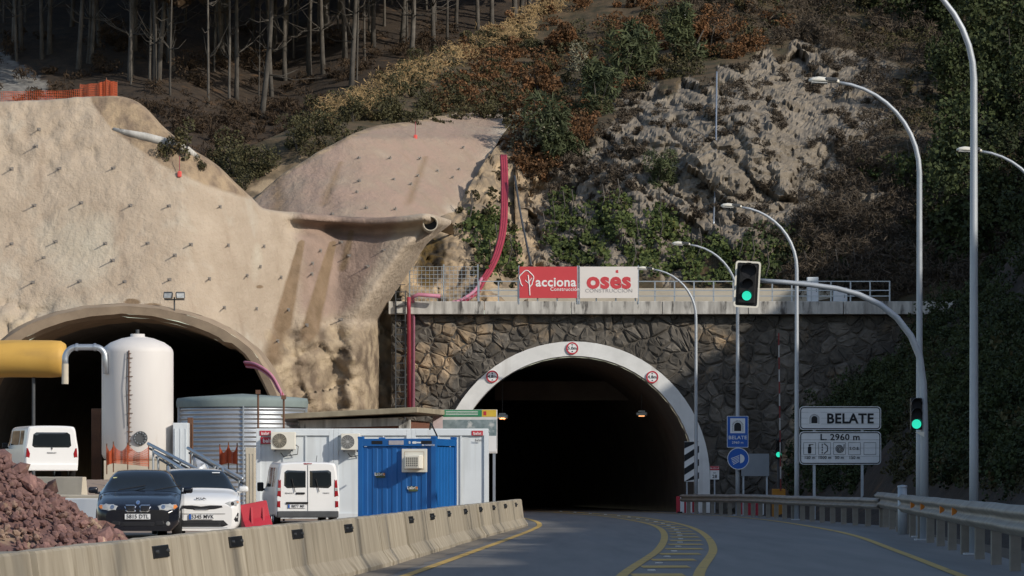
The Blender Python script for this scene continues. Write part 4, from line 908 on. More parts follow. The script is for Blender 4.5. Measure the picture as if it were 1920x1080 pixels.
# ------------------------------------------------------------ vehicles
class Loft:
    """car body: stations along y (front or rear at y=0), each a half ring of (half width, z) points"""
    def __init__(s, st): s.st = st; s.n = len(st)-1; s.m = len(st[0][1])-1
    def at(s, u, v):                        # u in 0..n, v in -m..m (0 = roof centre line)
        sg = 1 if v >= 0 else -1; v = abs(v); j = min(int(v), s.m-1); f = v-j
        def ring(i):
            i = max(0, min(s.n, i)); r = s.st[i][1]; a, b = r[j], r[j+1]; p, q = r[max(0, j-1)], r[min(s.m, j+2)]
            def h(p0, p1, p2, p3): return p1+.5*f*(p2-p0+f*(2*p0-5*p1+4*p2-p3+f*(3*(p1-p2)+p3-p0)))
            if j == 0: p = (-b[0], b[1])
            return (max(0, h(p[0], a[0], b[0], q[0])), h(p[1], a[1], b[1], q[1]), s.st[i][0])
        i = min(int(u), s.n-1); g = u-i; a, b = ring(i), ring(i+1); p, q = ring(i-1), ring(i+2)
        t1 = .35
        out = []
        for k in range(3): out.append(p_h(p[k], a[k], b[k], q[k], g))
        return Vector((sg*out[0], out[2], out[1]))
    def grid(s, u0, u1, v0, v1, nu, nv, off=0):
        m = MB(); e = 1e-3
        for a in range(nu+1):
            for b in range(nv+1):
                u, v = lerp(u0, u1, a/nu), lerp(v0, v1, b/nv); p = s.at(u, v)
                if off:
                    du = s.at(min(u+.05, s.n), v)-s.at(max(u-.05, 0), v); dv = s.at(u, min(v+.05, s.m))-s.at(u, max(v-.05, -s.m))
                    nrm = dv.cross(du); nrm = nrm.normalized() if nrm.length > 1e-9 else Vector((0, 0, 1))
                    c = Vector((0, (s.st[0][0]+s.st[-1][0])/2, .6))
                    if nrm.dot(p-c) < 0: nrm = -nrm
                    p = p+nrm*off
                m.v.append(tuple(p))
        W = nv+1; m.f = [(a*W+b, a*W+b+1, (a+1)*W+b+1, (a+1)*W+b) for a in range(nu) for b in range(nv)]; return m
    def body(s, name, mat, parent):
        m = s.grid(0, s.n, -s.m, s.m, s.n*5, s.m*8); W = s.m*8+1
        c0 = [m.v[k] for k in range(W)]; c1 = [m.v[s.n*5*W+k] for k in range(W-1, -1, -1)]; m.add(c0, [tuple(range(W))]); m.add(c1, [tuple(range(W))])
        o = m.build(name, mat, parent, True); s.bvh = BVHTree.FromPolygons([Vector(v) for v in m.v], m.f); return o
    def onto(s, poly, name, mat, parent, off=.012, y0=-3, d=(0, 1, 0)):
        """lay an outline given in x,z onto the end of the body that faces -y"""
        n = len(poly); cx = sum(p[0] for p in poly)/n; cz = sum(p[1] for p in poly)/n; m = MB()
        def hit(x, z):
            h = s.bvh.ray_cast(Vector((x, y0, z)), Vector(d)); return h[0].y if h[0] else None
        base = hit(cx, cz) or 0
        for f in (1, .8, .5, 0.02):
            for (x, z) in poly:
                xx, zz = cx+(x-cx)*f, cz+(z-cz)*f; y_ = hit(xx, zz); y_ = base if y_ is None or abs(y_-base) > .8 else y_
                m.v.append((xx, y_-off*(1 if f < 1 else .1), zz))
        m.f = [(r_*n+i, r_*n+(i+1) % n, (r_+1)*n+(i+1) % n, (r_+1)*n+i) for r_ in range(3) for i in range(n)]+[tuple(3*n+i for i in range(n))]
        return m.build(name, mat, parent)
def p_h(p0, p1, p2, p3, f): return p1+.5*f*(p2-p0+f*(2*p0-5*p1+4*p2-p3+f*(3*(p1-p2)+p3-p0))) if p0 != p1 and p2 != p3 else p1+(p2-p1)*f
def wheel(t, x, y_, r=.31, w_=.2):
    q = MB(); q.lathe([(r*.62, -w_/2), (r*.95, -w_/2), (r, -w_/3), (r, w_/3), (r*.95, w_/2), (r*.62, w_/2)], 24); me = q.mesh('tyre', True); me.transform(Matrix.Rotation(R(90), 4, 'Y'))
    o = ob('wheel', me, darkm, t); o.location = (x, y_, r)
    q = MB(); q.lathe([(0, -w_*.3), (r*.55, -w_*.35), (r*.64, -w_*.45), (r*.64, w_*.45), (r*.55, w_*.35), (0, w_*.3)], 20); me = q.mesh('rim'); me.transform(Matrix.Rotation(R(90), 4, 'Y')); ob('rim', me, galv, o)
def numberplate(t, y_, z, txt, euro=True, x=0, w_=.52, tilt=0):
    q = MB(); q.box(x, y_-.012, z, w_, .016, .112, bev=.003); o = q.build('number_plate', signgrey, t)
    q = MB(); q.box(x-w_/2+.024, y_-.022, z, .045, .006, .108); q.build('blue_strip', signblue, o) if euro else None
    lettering(txt, .115, (x+(.03 if euro else 0), y_-.026, z), ink, o, bold=.012, sx=.92)
# --- black hatchback and white crossover, both facing the road
def ringc(w, zb, zm, zbelt, wt, zt, zs):     # roof centre -> down to the sill
    return [(0, zt), (wt*.72, zt-.012), (wt, zs), (lerp(wt, w, .55), lerp(zs, zbelt, .5)), (w*.985, zbelt), (w, zm), (w*.97, zb+.12), (w*.86, zb)]
def black_car():
    t = thing('parked_car', 'black hatchback facing the road with headlights and twin grille', 'car', (PX(258, 76.5), 76.5, gz(PX(258, 76.5), 76.5)), R(3.5))
    st = [(.0, ringc(.64, .15, .40, .52, .50, .60, .58)), (.06, ringc(.74, .14, .42, .56, .58, .665, .645)), (.22, ringc(.83, .17, .44, .62, .66, .735, .71)), (.55, ringc(.865, .17, .48, .70, .70, .835, .80)),
          (.95, ringc(.875, .17, .50, .78, .72, .905, .875)), (1.28, ringc(.875, .17, .52, .85, .73, .955, .925)), (1.55, ringc(.875, .17, .52, .88, .70, 1.08, 1.03)), (1.85, ringc(.875, .17, .52, .90, .63, 1.27, 1.21)),
          (2.15, ringc(.875, .17, .52, .91, .57, 1.385, 1.325)), (2.6, ringc(.875, .17, .52, .92, .56, 1.42, 1.36)), (3.3, ringc(.87, .17, .52, .93, .55, 1.40, 1.34)), (3.8, ringc(.85, .18, .52, .93, .52, 1.30, 1.23)), (4.1, ringc(.80, .22, .52, .88, .48, 1.05, .98)), (4.22, ringc(.70, .30, .5, .75, .42, .82, .78))]
    b = Loft(st); b.body('body', carblack, t)
    b.grid(5.15, 7.92, -3.55, 3.55, 14, 20, .006).build('windscreen', glass, t, True)
    for sg in (1, -1): b.grid(6.6, 10.6, sg*2.25, sg*3.75, 14, 6, .006).build('side_window', glass, t, True)
    for sg in (-1, 1):
        hl = b.onto([(sg*x, z) for x, z in ((.40, .66), (.50, .70), (.66, .715), (.78, .70), (.82, .65), (.76, .585), (.60, .565), (.44, .58))], 'headlight', lens, t, .012)
        b.onto([(sg*x, z) for x, z in ((.73, .69), (.79, .685), (.815, .645), (.765, .60), (.715, .61))], 'indicator', amber, hl, .02)
        b.onto(disc(sg*.52, .64, .05, 14), 'bulb', chrome, hl, .022)
        gr = b.onto([(sg*x, z) for x, z in ((.035, .555), (.03, .66), (.07, .69), (.25, .69), (.275, .65), (.245, .56), (.20, .535), (.07, .535))], 'kidney_grille', chrome, t, .014)
        b.onto([(sg*x, z) for x, z in ((.05, .565), (.045, .655), (.075, .677), (.245, .677), (.26, .648), (.235, .57), (.195, .55), (.075, .55))], 'grille_mesh', ink, gr, .024)
        b.onto(disc(sg*.62, .30, .045, 14), 'fog_lamp', lens, t, .012)
        b.onto([(sg*x, z) for x, z in ((.36, .27), (.36, .35), (.52, .36), (.55, .30), (.52, .26))], 'side_intake', ink, t, .008)
        q = MB(); q.box(sg*.99, 1.62, .985, .20, .09, .13, rz=sg*R(-12), bev=.04); q.box(sg*.90, 1.64, .93, .10, .05, .05); q.build('mirror', carblack, t, True)
        wheel(t, sg*.78, .82); wheel(t, sg*.78, 3.45)
    b.onto([(-.33, .25), (.33, .25), (.36, .335), (-.36, .335)], 'lower_intake', ink, t, .008)
    b.onto(disc(0, .735, .040, 16), 'emblem', chrome, t, .014); b.onto([(0, .735), (.028, .735), (.02, .755), (0, .763)], 'emblem_quarter', signblue, t, .022)
    b.onto([(0, .735), (-.028, .735), (-.02, .715), (0, .707)], 'emblem_quarter', signblue, t, .022)
    numberplate(t, -.015, .445, '5815 DTL', False)
    for x_ in (-.45, .3): q = MB(); q.tube([(x_, 1.24, .985), (x_+.55, 1.48, 1.08)], .010, 5); q.build('wiper', black, t)
    q = MB(); q.box(-.53, 1.83, 1.245, .10, .006, .035, rx=R(-58)); q.build('sticker', M('sticker_yellow', (.6, .6, .3)), t)
black_car()
def white_car():
    t = thing('parked_car', 'white crossover with roof rails and slim black grille facing the road', 'car', (PX(377, 79.5), 79.5, gz(PX(377, 79.5), 79.5)+.0), R(8))
    st = [(.0, ringc(.66, .18, .50, .66, .52, .74, .72)), (.06, ringc(.76, .17, .52, .72, .60, .82, .80)), (.2, ringc(.84, .20, .54, .78, .68, .90, .875)), (.5, ringc(.875, .19, .56, .86, .71, .98, .945)),
          (.9, ringc(.88, .19, .58, .90, .73, 1.03, .995)), (1.15, ringc(.88, .19, .58, .94, .74, 1.065, 1.03)), (1.45, ringc(.88, .19, .58, .97, .70, 1.23, 1.18)), (1.75, ringc(.88, .19, .58, .98, .63, 1.42, 1.36)),
          (2.0, ringc(.88, .19, .58, .98, .60, 1.485, 1.43)), (2.5, ringc(.88, .19, .58, .99, .59, 1.515, 1.46)), (3.3, ringc(.87, .19, .58, 1.0, .58, 1.49, 1.43)), (3.8, ringc(.85, .2, .58, 1.0, .55, 1.38, 1.31)), (4.05, ringc(.8, .25, .56, .93, .5, 1.1, 1.02)), (4.14, ringc(.7, .34, .54, .8, .42, .86, .82))]
    b = Loft(st); b.body('body', carwhite, t)
    b.grid(5.2, 7.85, -3.5, 3.5, 14, 20, .006).build('windscreen', glass, t, True)
    for sg in (1, -1): b.grid(6.5, 10.6, sg*2.3, sg*3.7, 14, 6, .006).build('side_window', glass, t, True)
    g_ = b.onto([(-.46, .675), (-.44, .715), (-.20, .72), (0, .695), (.20, .72), (.44, .715), (.46, .675), (.30, .64), (.18, .63), (-.18, .63), (-.30, .64)], 'grille', ink, t, .014)
    b.onto([(-.16, .622), (.16, .622), (.18, .648), (-.18, .648)], 'grille_trim', chrome, g_, .02)
    b.onto([(-.46, .26), (.46, .26), (.58, .30), (.48, .40), (-.48, .40), (-.58, .30)], 'lower_grille', ink, t, .010)
    for z_ in (.29, .32, .35, .38): b.onto([(-.46, z_-.004), (.46, z_-.004), (.46, z_+.004), (-.46, z_+.004)], 'grille_slat', steeldark, t, .02)
    b.onto([(-.56, .235), (.56, .235), (.56, .25), (-.56, .25)], 'bumper_trim', galv, t, .012)
    b.onto([(-.50, .53), (.50, .53), (.52, .543), (-.52, .543)], 'bumper_crease', ink, t, .006)
    for sg in (-1, 1):
        hl = b.onto([(sg*x, z) for x, z in ((.50, .76), (.60, .80), (.74, .825), (.83, .83), (.835, .76), (.76, .70), (.62, .69))], 'headlight', lens, t, .012)
        b.onto(disc(sg*.67, .755, .042, 14), 'bulb', ink, hl, .022); b.onto([(sg*x, z) for x, z in ((.74, .80), (.82, .805), (.80, .765))], 'indicator', amber, hl, .022)
        fg = b.onto([(sg*x, z) for x, z in ((.70, .42), (.78, .56), (.81, .56), (.80, .36), (.74, .36))], 'fog_recess', ink, t, .010); b.onto(disc(sg*.765, .47, .03, 10), 'fog_lamp', lens, fg, .022)
        q = MB(); q.box(sg*1.0, 1.45, 1.06, .21, .09, .13, rz=sg*R(-12), bev=.04); q.box(sg*.91, 1.47, 1.0, .10, .05, .05); q.build('mirror', carwhite, t, True)
        q = MB(); q.tube([(sg*.60, 1.9, 1.43), (sg*.585, 2.05, 1.53), (sg*.575, 2.6, 1.56), (sg*.565, 3.3, 1.53), (sg*.56, 3.5, 1.45)], .02, 6); q.build('roof_rail', galv, t)
        wheel(t, sg*.79, .80, .32); wheel(t, sg*.79, 3.40, .32)
    numberplate(t, -.015, .475, '5345 MVK'); lettering('KIA', .075, (0, .05, .865), ink, t, bold=.02, sx=1.8).rotation_euler = (R(-50), 0, 0)
    q = MB(); q.box(.42, 1.70, 1.42, .17, .006, .03, rx=R(-58)); q.build('sticker', whitep, t)
white_car()
# --- vans seen from behind (rear at y=0)
def ringv(w, zb, zbelt, wt, zt): return [(0, zt), (wt*.80, zt-.02), (wt, zt-.10), (lerp(wt, w, .5), lerp(zt-.1, zbelt, .5)), (w, zbelt), (w, .62), (w*.985, zb+.1), (w*.93, zb)]
def van(t, W, H, L, zb, rake, glassx, paint):
    w = W/2
    st = [(rake*0, ringv(w*.93, zb+.02, 1.0, w*.80, H-.06)), (.05, ringv(w*.985, zb, 1.0, w*.86, H-.02)), (.3, ringv(w, zb, 1.02, w*.88, H)), (1.5, ringv(w, zb, 1.02, w*.89, H+.01)), (3.0, ringv(w, zb, 1.02, w*.88, H)), (3.6, ringv(w, zb, 1.0, w*.82, H-.12)), (4.2, ringv(w, zb, .98, w*.75, H*.66)), (L, ringv(w*.85, zb+.1, .8, w*.6, H*.48))]
    for y_, r_ in st[:2]:
        pass
    b = Loft(st); b.body('body', paint, t)
    for v in b.bvh.find_nearest_range(Vector((0, 0, 0)), .01): pass
    return b
def trafic():
    t = thing('parked_van', 'white panel van seen from behind, two rear doors, beside blue cabin', 'van', (PX(577, 111.5), 111.5, gz(PX(577, 111.5), 111.5)), R(9))
    b = van(t, 1.94, 1.93, 5.0, .28, .1, 0, carwhite)
    for sg in (-1, 1):
        b.onto([(sg*x, z) for x, z in ((.06, 1.16), (.06, 1.66), (.62, 1.68), (.70, 1.62), (.71, 1.22), (.62, 1.14))], 'rear_window', glass, t, .010)
        tl = b.onto([(sg*x, z) for x, z in ((.80, .88), (.80, 1.40), (.885, 1.40), (.925, .88))], 'tail_light', tail, t, .022)
        b.onto([(sg*x, z) for x, z in ((.805, 1.05), (.805, 1.16), (.905, 1.16), (.912, 1.05))], 'reverse_lamp', lens, tl, .030)
        b.onto([(sg*x, z) for x, z in ((.82, .56), (.82, .76), (.92, .76), (.925, .56))], 'lower_light', tail, t, .02)
        q = MB(); q.tube([(sg*.36-.02, -.035, 1.03), (sg*.36-.12, -.035, 1.42)], .012, 5); q.build('wiper', black, t)
        wheel(t, sg*.85, .95, .33); wheel(t, sg*.85, 4.0, .33)
        q = MB(); q.box(sg*1.08, 3.75, 1.18, .2, .1, .28, bev=.04); q.box(sg*.98, 3.76, 1.1, .14, .05, .06); q.build('mirror', black, t)
        for (u0, u1) in ((2.25, 2.9), (3.1, 3.9), (4.1, 4.75)): b.grid(u0, u1, sg*2.25, sg*3.6, 8, 5, .006).build('side_window', glass, t, True)
    q = MB(); q.box(0, -.0, .36, 1.84, .16, .20, bev=.03); q.build('bumper', steeldark, t)
    q = MB(); q.box(0, -.004, 1.10, .012, .02, 1.46); q.build('door_seam', steeldark, t)
    q = MB(); q.box(-.32, -.02, .70, .66, .05, .06, bev=.01); q.build('plate_handle', black, t); q = MB(); q.box(-.22, -.02, .99, .27, .04, .055, bev=.015); q.build('door_handle', black, t)
    q = MB(); q.box(0, .03, 1.86, .26, .06, .06, bev=.01); q.build('brake_light', tail, t)
    numberplate(t, -.012, .60, '8877 MF', x=-.33); q = MB(); q.tube([(.3, .5, 1.9), (.34, .6, 2.12)], .008, 5); q.build('aerial', black, t)
    for x_, tx in ((-.55, 'RENAULT'), (.55, 'TRAFIC')): lettering(tx, .06, (x_, -.012, .99), steeldark, t)
trafic()
def kangoo():
    X = PX(97, 125); t = thing('parked_van', 'small white van seen from behind at the new tunnel mouth', 'van', (X, 125, gz(X, 125)), R(17))
    b = van(t, 1.83, 1.80, 4.4, .28, .1, 0, carwhite)
    b.onto([(-.66, 1.12), (-.62, 1.50), (-.52, 1.57), (.52, 1.57), (.62, 1.50), (.66, 1.12), (.58, 1.06), (-.58, 1.06)], 'rear_window', glass, t, .010)
    for sg in (-1, 1):
        b.onto([(sg*x, z) for x, z in ((.75, .72), (.73, .86), (.80, 1.04), (.85, 1.04), (.88, .72))], 'tail_light', tail, t, .022)
        wheel(t, sg*.80, .8, .32); wheel(t, sg*.80, 3.5, .32)
        for (u0, u1) in ((2.2, 2.75), (2.85, 3.9), (4.1, 4.8)): b.grid(u0, u1, sg*2.25, sg*3.6, 8, 5, .006).build('side_window', glass, t, True)
        q = MB(); q.box(sg*1.02, 3.4, 1.15, .2, .1, .2, bev=.04); q.box(sg*.93, 3.42, 1.08, .12, .05, .06); q.build('mirror', black, t)
    b.onto([(0, .96), (.045, 1.03), (0, 1.10), (-.045, 1.03)], 'emblem', chrome, t, .02); b.onto([(0, .995), (.02, 1.03), (0, 1.065), (-.02, 1.03)], 'emblem_gap', ink, t, .026)
    lettering('RENAULT', .07, (0, -.015, .88), steeldark, t, bold=.01); q = MB(); q.box(0, .04, 1.70, .3, .06, .05); q.build('brake_light', tail, t)
    q = MB(); q.box(0, 0, .40, 1.74, .14, .24, bev=.04); q.build('bumper', whitep, t); numberplate(t, -.012, .70, '4471 LKV') if False else None
kangoo()
# ------------------------------------------------------------ tanks, ducts and site clutter
TY = 127.0; TX = PX(258, TY); tz = gz(TX, TY); ts = F/TY
t = thing('storage_tank', 'tall white upright tank with rusty level scale before the new tunnel', 'tank', (TX, TY, tz-.03))
zb = PZ(862, TY)-tz; zt = PZ(655, TY)-tz; r = 67/ts
q = MB(); q.lathe([(0, zb), (r*.80, zb), (r*.94, zb+.06), (r, zb+.22), (r, zt-.1), (r*.985, zt), (r*.93, zt+.10), (r*.75, zt+.26), (r*.45, zt+.40), (r*.2, zt+.46), (r*.2, zt+.55), (0, zt+.55)], 48)
q.build('shell', M('tank_white', (.66, .63, .60), (.60, .57, .54), .8, .55, .004, 3, stretch=(1, 1, .3), mott=((.52, .46, .40), .7, .64)), t, True)
q = MB(); q.box(0, 0, zb/2, r*1.7, r*1.7, zb); q.build('plinth', concc, t)
q = MB(); q.tube([(.0, 0, zt+.55), (.0, 0, zt+.7)], .06, 8); q.build('vent', steeldark, t)
a = R(-98); cx, cy = math.cos(a)*r, math.sin(a)*r; q = MB(); q.tube([(cx, cy-.02, zb+.25), (cx, cy-.02, zt-.05)], .022, 6); q.build('scale_rod', rust, t)
for k in range(22): q = MB(); q.box(cx+.03, cy-.03, zb+.35+k*(zt-zb-.5)/21, .10 if k % 4 else .2, .02, .02); q.build('scale_tick', rust, t)
q = MB(); q.tube([(cx-.06, cy-.03, zt-.1), (cx-.10, cy-.05, zt-1.3), (cx-.05, cy-.05, zt-2.6)], .012, 5); q.build('wire', darkm, t)
a = R(-80); q = MB(); q.tube([(math.cos(a)*r*.97, math.sin(a)*r*.97, zb+.75), (math.cos(a)*r*1.06, math.sin(a)*r*1.06, zb+.75)], .24, 18); mh = q.build('manhole', steeldark, t)
for k in range(12): b_ = 2*math.pi*k/12; q = MB(); q.tube([(math.cos(a)*r*1.04+.19*math.cos(b_), math.sin(a)*r*1.07, zb+.75+.19*math.sin(b_)), (math.cos(a)*r*1.04+.19*math.cos(b_), math.sin(a)*r*1.07-.03, zb+.75+.19*math.sin(b_))], .02, 6); q.build('bolt', galv, mh)
WYk = 136.0; t = thing('water_tank', 'round corrugated steel water tank with a grey-green cover rim', 'tank', (PX(447, WYk), WYk+2, gz(PX(447, WYk), WYk)-.03))
r = 122/F*WYk; zt = PZ(760, WYk)-gz(PX(447, WYk), WYk); prof = []
for k in range(24*6+1): prof += [(r+.028*math.sin(k*math.pi/3), .02+zt*k/144)]
q = MB(); q.lathe(prof, 56); q.build('wall', galv, t, True)
q = MB(); q.lathe([(r+.05, zt-.02), (r+.07, zt+.18), (r+.03, zt+.32), (r-.3, zt+.36), (0, zt+.5)], 56); q.build('cover', M('tarpaulin', (.22, .27, .26), (.16, .20, .20), 1.5, .7, .03, 4), t, True)
for k in range(3): a = R(200+75*k); q = MB(); q.box(math.cos(a)*(r+.06), math.sin(a)*(r+.06), zt/2, .07, .05, zt, rz=a); q.build('stiffener', galv, t)
DY = 134.0; t = thing('ventilation_duct', 'thick yellow ventilation duct coming in from the left edge', 'duct', (PX(125, DY), DY, gz(PX(60, DY), DY)))
r = 35/F*DY; zc = PZ(673, DY)-gz(PX(60, DY), DY); q = MB(); n = 40; L = 14
q.tube([(-L, 1.2, zc-.1)]+[(-L+L*k/14, 1.2*(1-k/14), zc+.02*math.sin(k*2.2)) for k in range(1, 13)]+[(-.55, .05, zc), (-.2, 0, zc), (-.04, 0, zc)], [r]*13+[r*1.0, r*.96, r*.80], 28); q.build('duct', yellowduct, t, True)
for k in range(4): q = MB(); x = -1.2-3*k; q.tube([(x, 1.2*(-x/L), zc-r*.9), (x, 1.2*(-x/L), -.1)], .06, 8); q.build('stand', steeldark, t)
PYY = 126.2; z0_ = gz(PX(150, PYY), PYY)
def bend(cx_, cz_, rr, a0, a1, n=10): return [(cx_+rr*math.cos(R(lerp(a0, a1, k/n))), 0, cz_+rr*math.sin(R(lerp(a0, a1, k/n)))) for k in range(n+1)]
zt_ = PZ(651, PYY)-z0_; t = thing('pipe', 'grey hooked overflow pipe bending down beside the white tank', 'pipe', (PX(192, PYY), PYY, z0_))
xa = PX(122, PYY)-PX(192, PYY); q = MB(); q.tube([(.12, 0, zt_-.9), (.1, 0, zt_-.4)]+bend(-.25, zt_-.34, .34, 0, 90)+bend(xa+.40, zt_-.40, .40, 90, 180)+[(xa, 0, PZ(690, PYY)-z0_)], .105, 14); q.build('bend', galv, t, True)
q = MB(); q.tube([(xa, 0, PZ(682, PYY)-z0_), (xa, 0, PZ(720, PYY)-z0_)], .115, 14); q.build('outlet', concc, t)
for p_ in ((-.25, zt_), (xa+.4, zt_)): q = MB(); q.tube([(p_[0]-.04, 0, p_[1]), (p_[0]+.04, 0, p_[1])], .135, 14); q.build('flange', galv, t)
# clutter beside the tank
def boxthing(name, px0, px1, py0, py1, Y, depth, mat, label, cat, rz=0, bev=.015):
    s = F/Y; X = PX((px0+px1)/2, Y); z = gz(X, Y); h = PZ(py0, Y)-z
    o = MB(); o.box(0, 0, h/2, (px1-px0)/s, depth, h, bev=bev); t = thing(name, label, cat, (X, Y, z-.02), R(rz)); o.build('body', mat, t)
    fr = MB(); fr.box(0, -depth/2-.008, h*.55, (px1-px0)/s*.8, .016, h*.7); fr.build('panel', mat, t)
    for sx in (-.36, 0, .36): fr = MB(); fr.box(sx*(px1-px0)/s, -depth/2-.022, h*.55, .025, .018, h*.74); fr.build('rib', mat, t)
    return t
boxthing('control_cabinet', 326, 354, 792, 856, 126.5, .7, panelw, 'pale ribbed control cabinet right of the white tank', 'cabinet')
boxthing('steel_sheet', 172, 190, 765, 860, 128.6, .25, rust, 'rusty brown steel sheet standing left of the white tank', 'steel sheet')
boxthing('steel_sheet', 352, 362, 782, 862, 127.5, .25, rust, 'narrow rusty steel post sheet right of the control cabinet', 'steel sheet')
boxthing('equipment_box', 282, 318, 880, 905, 101, .9, M('box_olive', (.16, .13, .09)), 'dark olive equipment box behind the two parked cars', 'box')
boxthing('cable_cabinet', 461, 479, 838, 905, 119, .5, concc, 'narrow beige cabinet at the left end of the white cabins', 'cabinet')
q = MB(); c_ = clump(60, .9, 5, 4, (.7, .6, 1.2)); bm_ = bmesh.new(); bmesh.ops.create_icosphere(bm_, subdivisions=3, radius=.62)
for v in bm_.verts: v.co = Vector((v.co.x*.8, v.co.y*.7, v.co.z*1.25))*(1+.16*fbm(v.co.x*4, v.co.y*4, v.co.z*4, 3))
me = bpy.data.meshes.new('wrap'); bm_.to_mesh(me); bm_.free(); o = ob('foil_bundle', me, M('foil', (.62, .64, .66), (.40, .42, .44), 5, .3, .02, 9, metal=.6)); o.location = (PX(372, 128.5), 128.5, gz(PX(372, 128.5), 128.5)+.72); tag(o, 'silver foil wrapped bundle between cabinet and water tank', 'bundle')
for i, (a, b, lab) in enumerate((((278, 832, 112), (400, 895, 108), 'upper'), ((290, 848, 111), (378, 900, 107), 'lower'), ((352, 840, 113), (455, 898, 109), 'right-hand'))):
    p0, p1 = P(*a), P(*b); t = thing('pipe_rail', lab+' slanted grey pipe rail behind the parked cars', 'pipe', p1, 0, 'slanted pipes behind the cars'); d = p0-p1
    q = MB(); q.tube([(0, 0, 0), d], .05, 8); q.build('pipe', galv, t, True); q = MB(); q.tube([(.05, 0, -.15), d+Vector((.05, 0, -.15))], .035, 8); q.build('lower_pipe', steeldark, t)
    for f in (.06, .5, .92): pp = d*f; q = MB(); q.tube([pp, (pp.x, pp.y, gz(p1.x+pp.x, p1.y+pp.y)-p1.z-.1)], .035, 8); q.build('leg', galv, t)
def orange_fence(pts, Y, h, label, sag=.1, step=.16):
    t = thing('orange_fence', label, 'fence'); P3 = []
    for i in range(len(pts)-1):
        for k in range(8): P3.append((lerp(pts[i][0], pts[i+1][0], k/8), lerp(pts[i][1], pts[i+1][1], k/8)))
    P3.append(pts[-1]); n = len(P3); q = MB(); rows = 8
    def pt_(i, j): p = P(P3[i][0], P3[i][1], Y); return (p.x, p.y+.12*math.sin(i*1.1), p.z+h*j/(rows-1)*(1-sag*math.sin(math.pi*((i % 8)/8))))
    for j in range(rows):
        for i in range(n-1):
            a, b = pt_(i, j), pt_(i+1, j); q.add([(a[0], a[1], a[2]-.007), (b[0], b[1], b[2]-.007), (b[0], b[1], b[2]+.007), (a[0], a[1], a[2]+.007)], [(0, 1, 2, 3)])
    m_ = (n-1)*3
    for c in range(m_+1):
        f = c/m_*(n-1); i = min(int(f), n-2); g_ = f-i
        a = [lerp(pt_(i, 0)[k], pt_(i+1, 0)[k], g_) for k in range(3)]; b = [lerp(pt_(i, rows-1)[k], pt_(i+1, rows-1)[k], g_) for k in range(3)]
        q.add([(a[0]-.007, a[1], a[2]), (a[0]+.007, a[1], a[2]), (b[0]+.007, b[1], b[2]), (b[0]-.007, b[1], b[2])], [(0, 1, 2, 3)])
    q.build('mesh_net', orange, t)
    for i in range(0, n, 8): a = pt_(i, 0); q = MB(); q.tube([(a[0], a[1]+.03, a[2]-.3), (a[0], a[1]+.03, a[2]+h+.08)], .02, 6); q.build('post', rust, t)
orange_fence([(200, 872), (212, 868), (240, 870), (278, 874)], 121.5, .62, 'orange mesh fence at the foot of the white tank', .35)
orange_fence([(412, 872), (428, 868), (445, 870)], 121, .6, 'small crumpled orange mesh fence left of the white cabins', .4)
orange_fence([(-40, 194), (55, 193), (152, 190)], 157.0, .5, 'orange mesh fence along the top of the shotcrete slope', .06)
orange_fence([(150, 189), (185, 186), (200, 180), (219, 184)], 158.5, .68, 'bunched orange fence corner on top of the slope', .02)
t = thing('plastic_barrier', 'red plastic water barrier tipped over beside the white van', 'barrier', (PX(483, 96), 96, gz(PX(483, 96), 96)-.02), R(14))
bm_ = MB(); prof = [(-.34, 0), (-.34, .14), (-.16, .34), (-.12, .74), (.12, .74), (.16, .34), (.34, .14), (.34, 0)]; k = 8
bm_.v = [(y_, x, z) for y_ in (-.36, -.34, .34, .36) for x, z in [(a*(1 if abs(y_) < .35 else .9), b*(1 if abs(y_) < .35 else .97)) for a, b in prof]]
bm_.f = [(i*k+j, i*k+(j+1) % k, (i+1)*k+(j+1) % k, (i+1)*k+j) for i in range(3) for j in range(k)]+[tuple(range(k)), tuple(3*k+j for j in range(k-1, -1, -1))]
o = bm_.build('shell', redm, t); o.rotation_euler = (0, R(-11), 0); o.location = (0, 0, .06)
for x_ in (-.18, .12): q = MB(); q.box(x_, -.20, .38, .05, .06, .6, rx=R(-15)); o2 = q.build('rib', redm, t)
q = MB(); q.lathe([(0, 0), (.05, 0), (.05, .04), (0, .05)], 12); o2 = q.build('filler_cap', whitep, t); o2.location = (.13, 0, .80)
t = thing('floodlight', 'pair of grey floodlights on a pole above the new tunnel rim', 'floodlight', P(327, 588, 147.4))
q = MB(); q.tube([(0, 0, -.2), (0, 0, .65)], .03, 8); q.box(0, 0, .55, .8, .05, .05); q.build('pole', steeldark, t)
for sx in (-1, 1): q = MB(); q.box(sx*.24, -.08, .72, .36, .16, .26, rz=sx*R(14), rx=R(-20), bev=.03); h_ = q.build('lamp_body', steeldark, t); q = MB(); q.box(sx*.24+sx*.01, -.165, .70, .3, .02, .2, rz=sx*R(14), rx=R(-20)); q.build('lamp_glass', lens, h_)
for i in range(3): hose('cable', [P(458+i*2, 679+i*4, 147.0), P(480+i*2, 683+i*4, 146.4), P(506+i, 700+i*4, 146), P(522, 725+i*3, 145.8), P(529+i*2, 748, 145.6), P(531+i*2, 800, 145.5)], .055, (pinkm, redc, pinkm)[i], ('upper', 'middle', 'lower')[i]+' pink cable drooping from the new tunnel rim')
for px_, Y_, py_, lab in ((484, 127, 735, 'left'), (532, 126.5, 745, 'right')):
    q = MB(); zt_ = PZ(py_, Y_)-1.2; q.tube([(0, 0, 0), (0, 0, zt_)], .035, 8); q.box(0, -.05, zt_, .16, .1, .1); o = q.build('fence_post', rust); o.location = (PX(px_, Y_), Y_, 1.2-1.2+gz(PX(px_, Y_), Y_)); o.scale.z = (PZ(py_, Y_)-o.location.z)/zt_; tag(o, lab+' thin upright post in front of the corrugated tank', 'post')
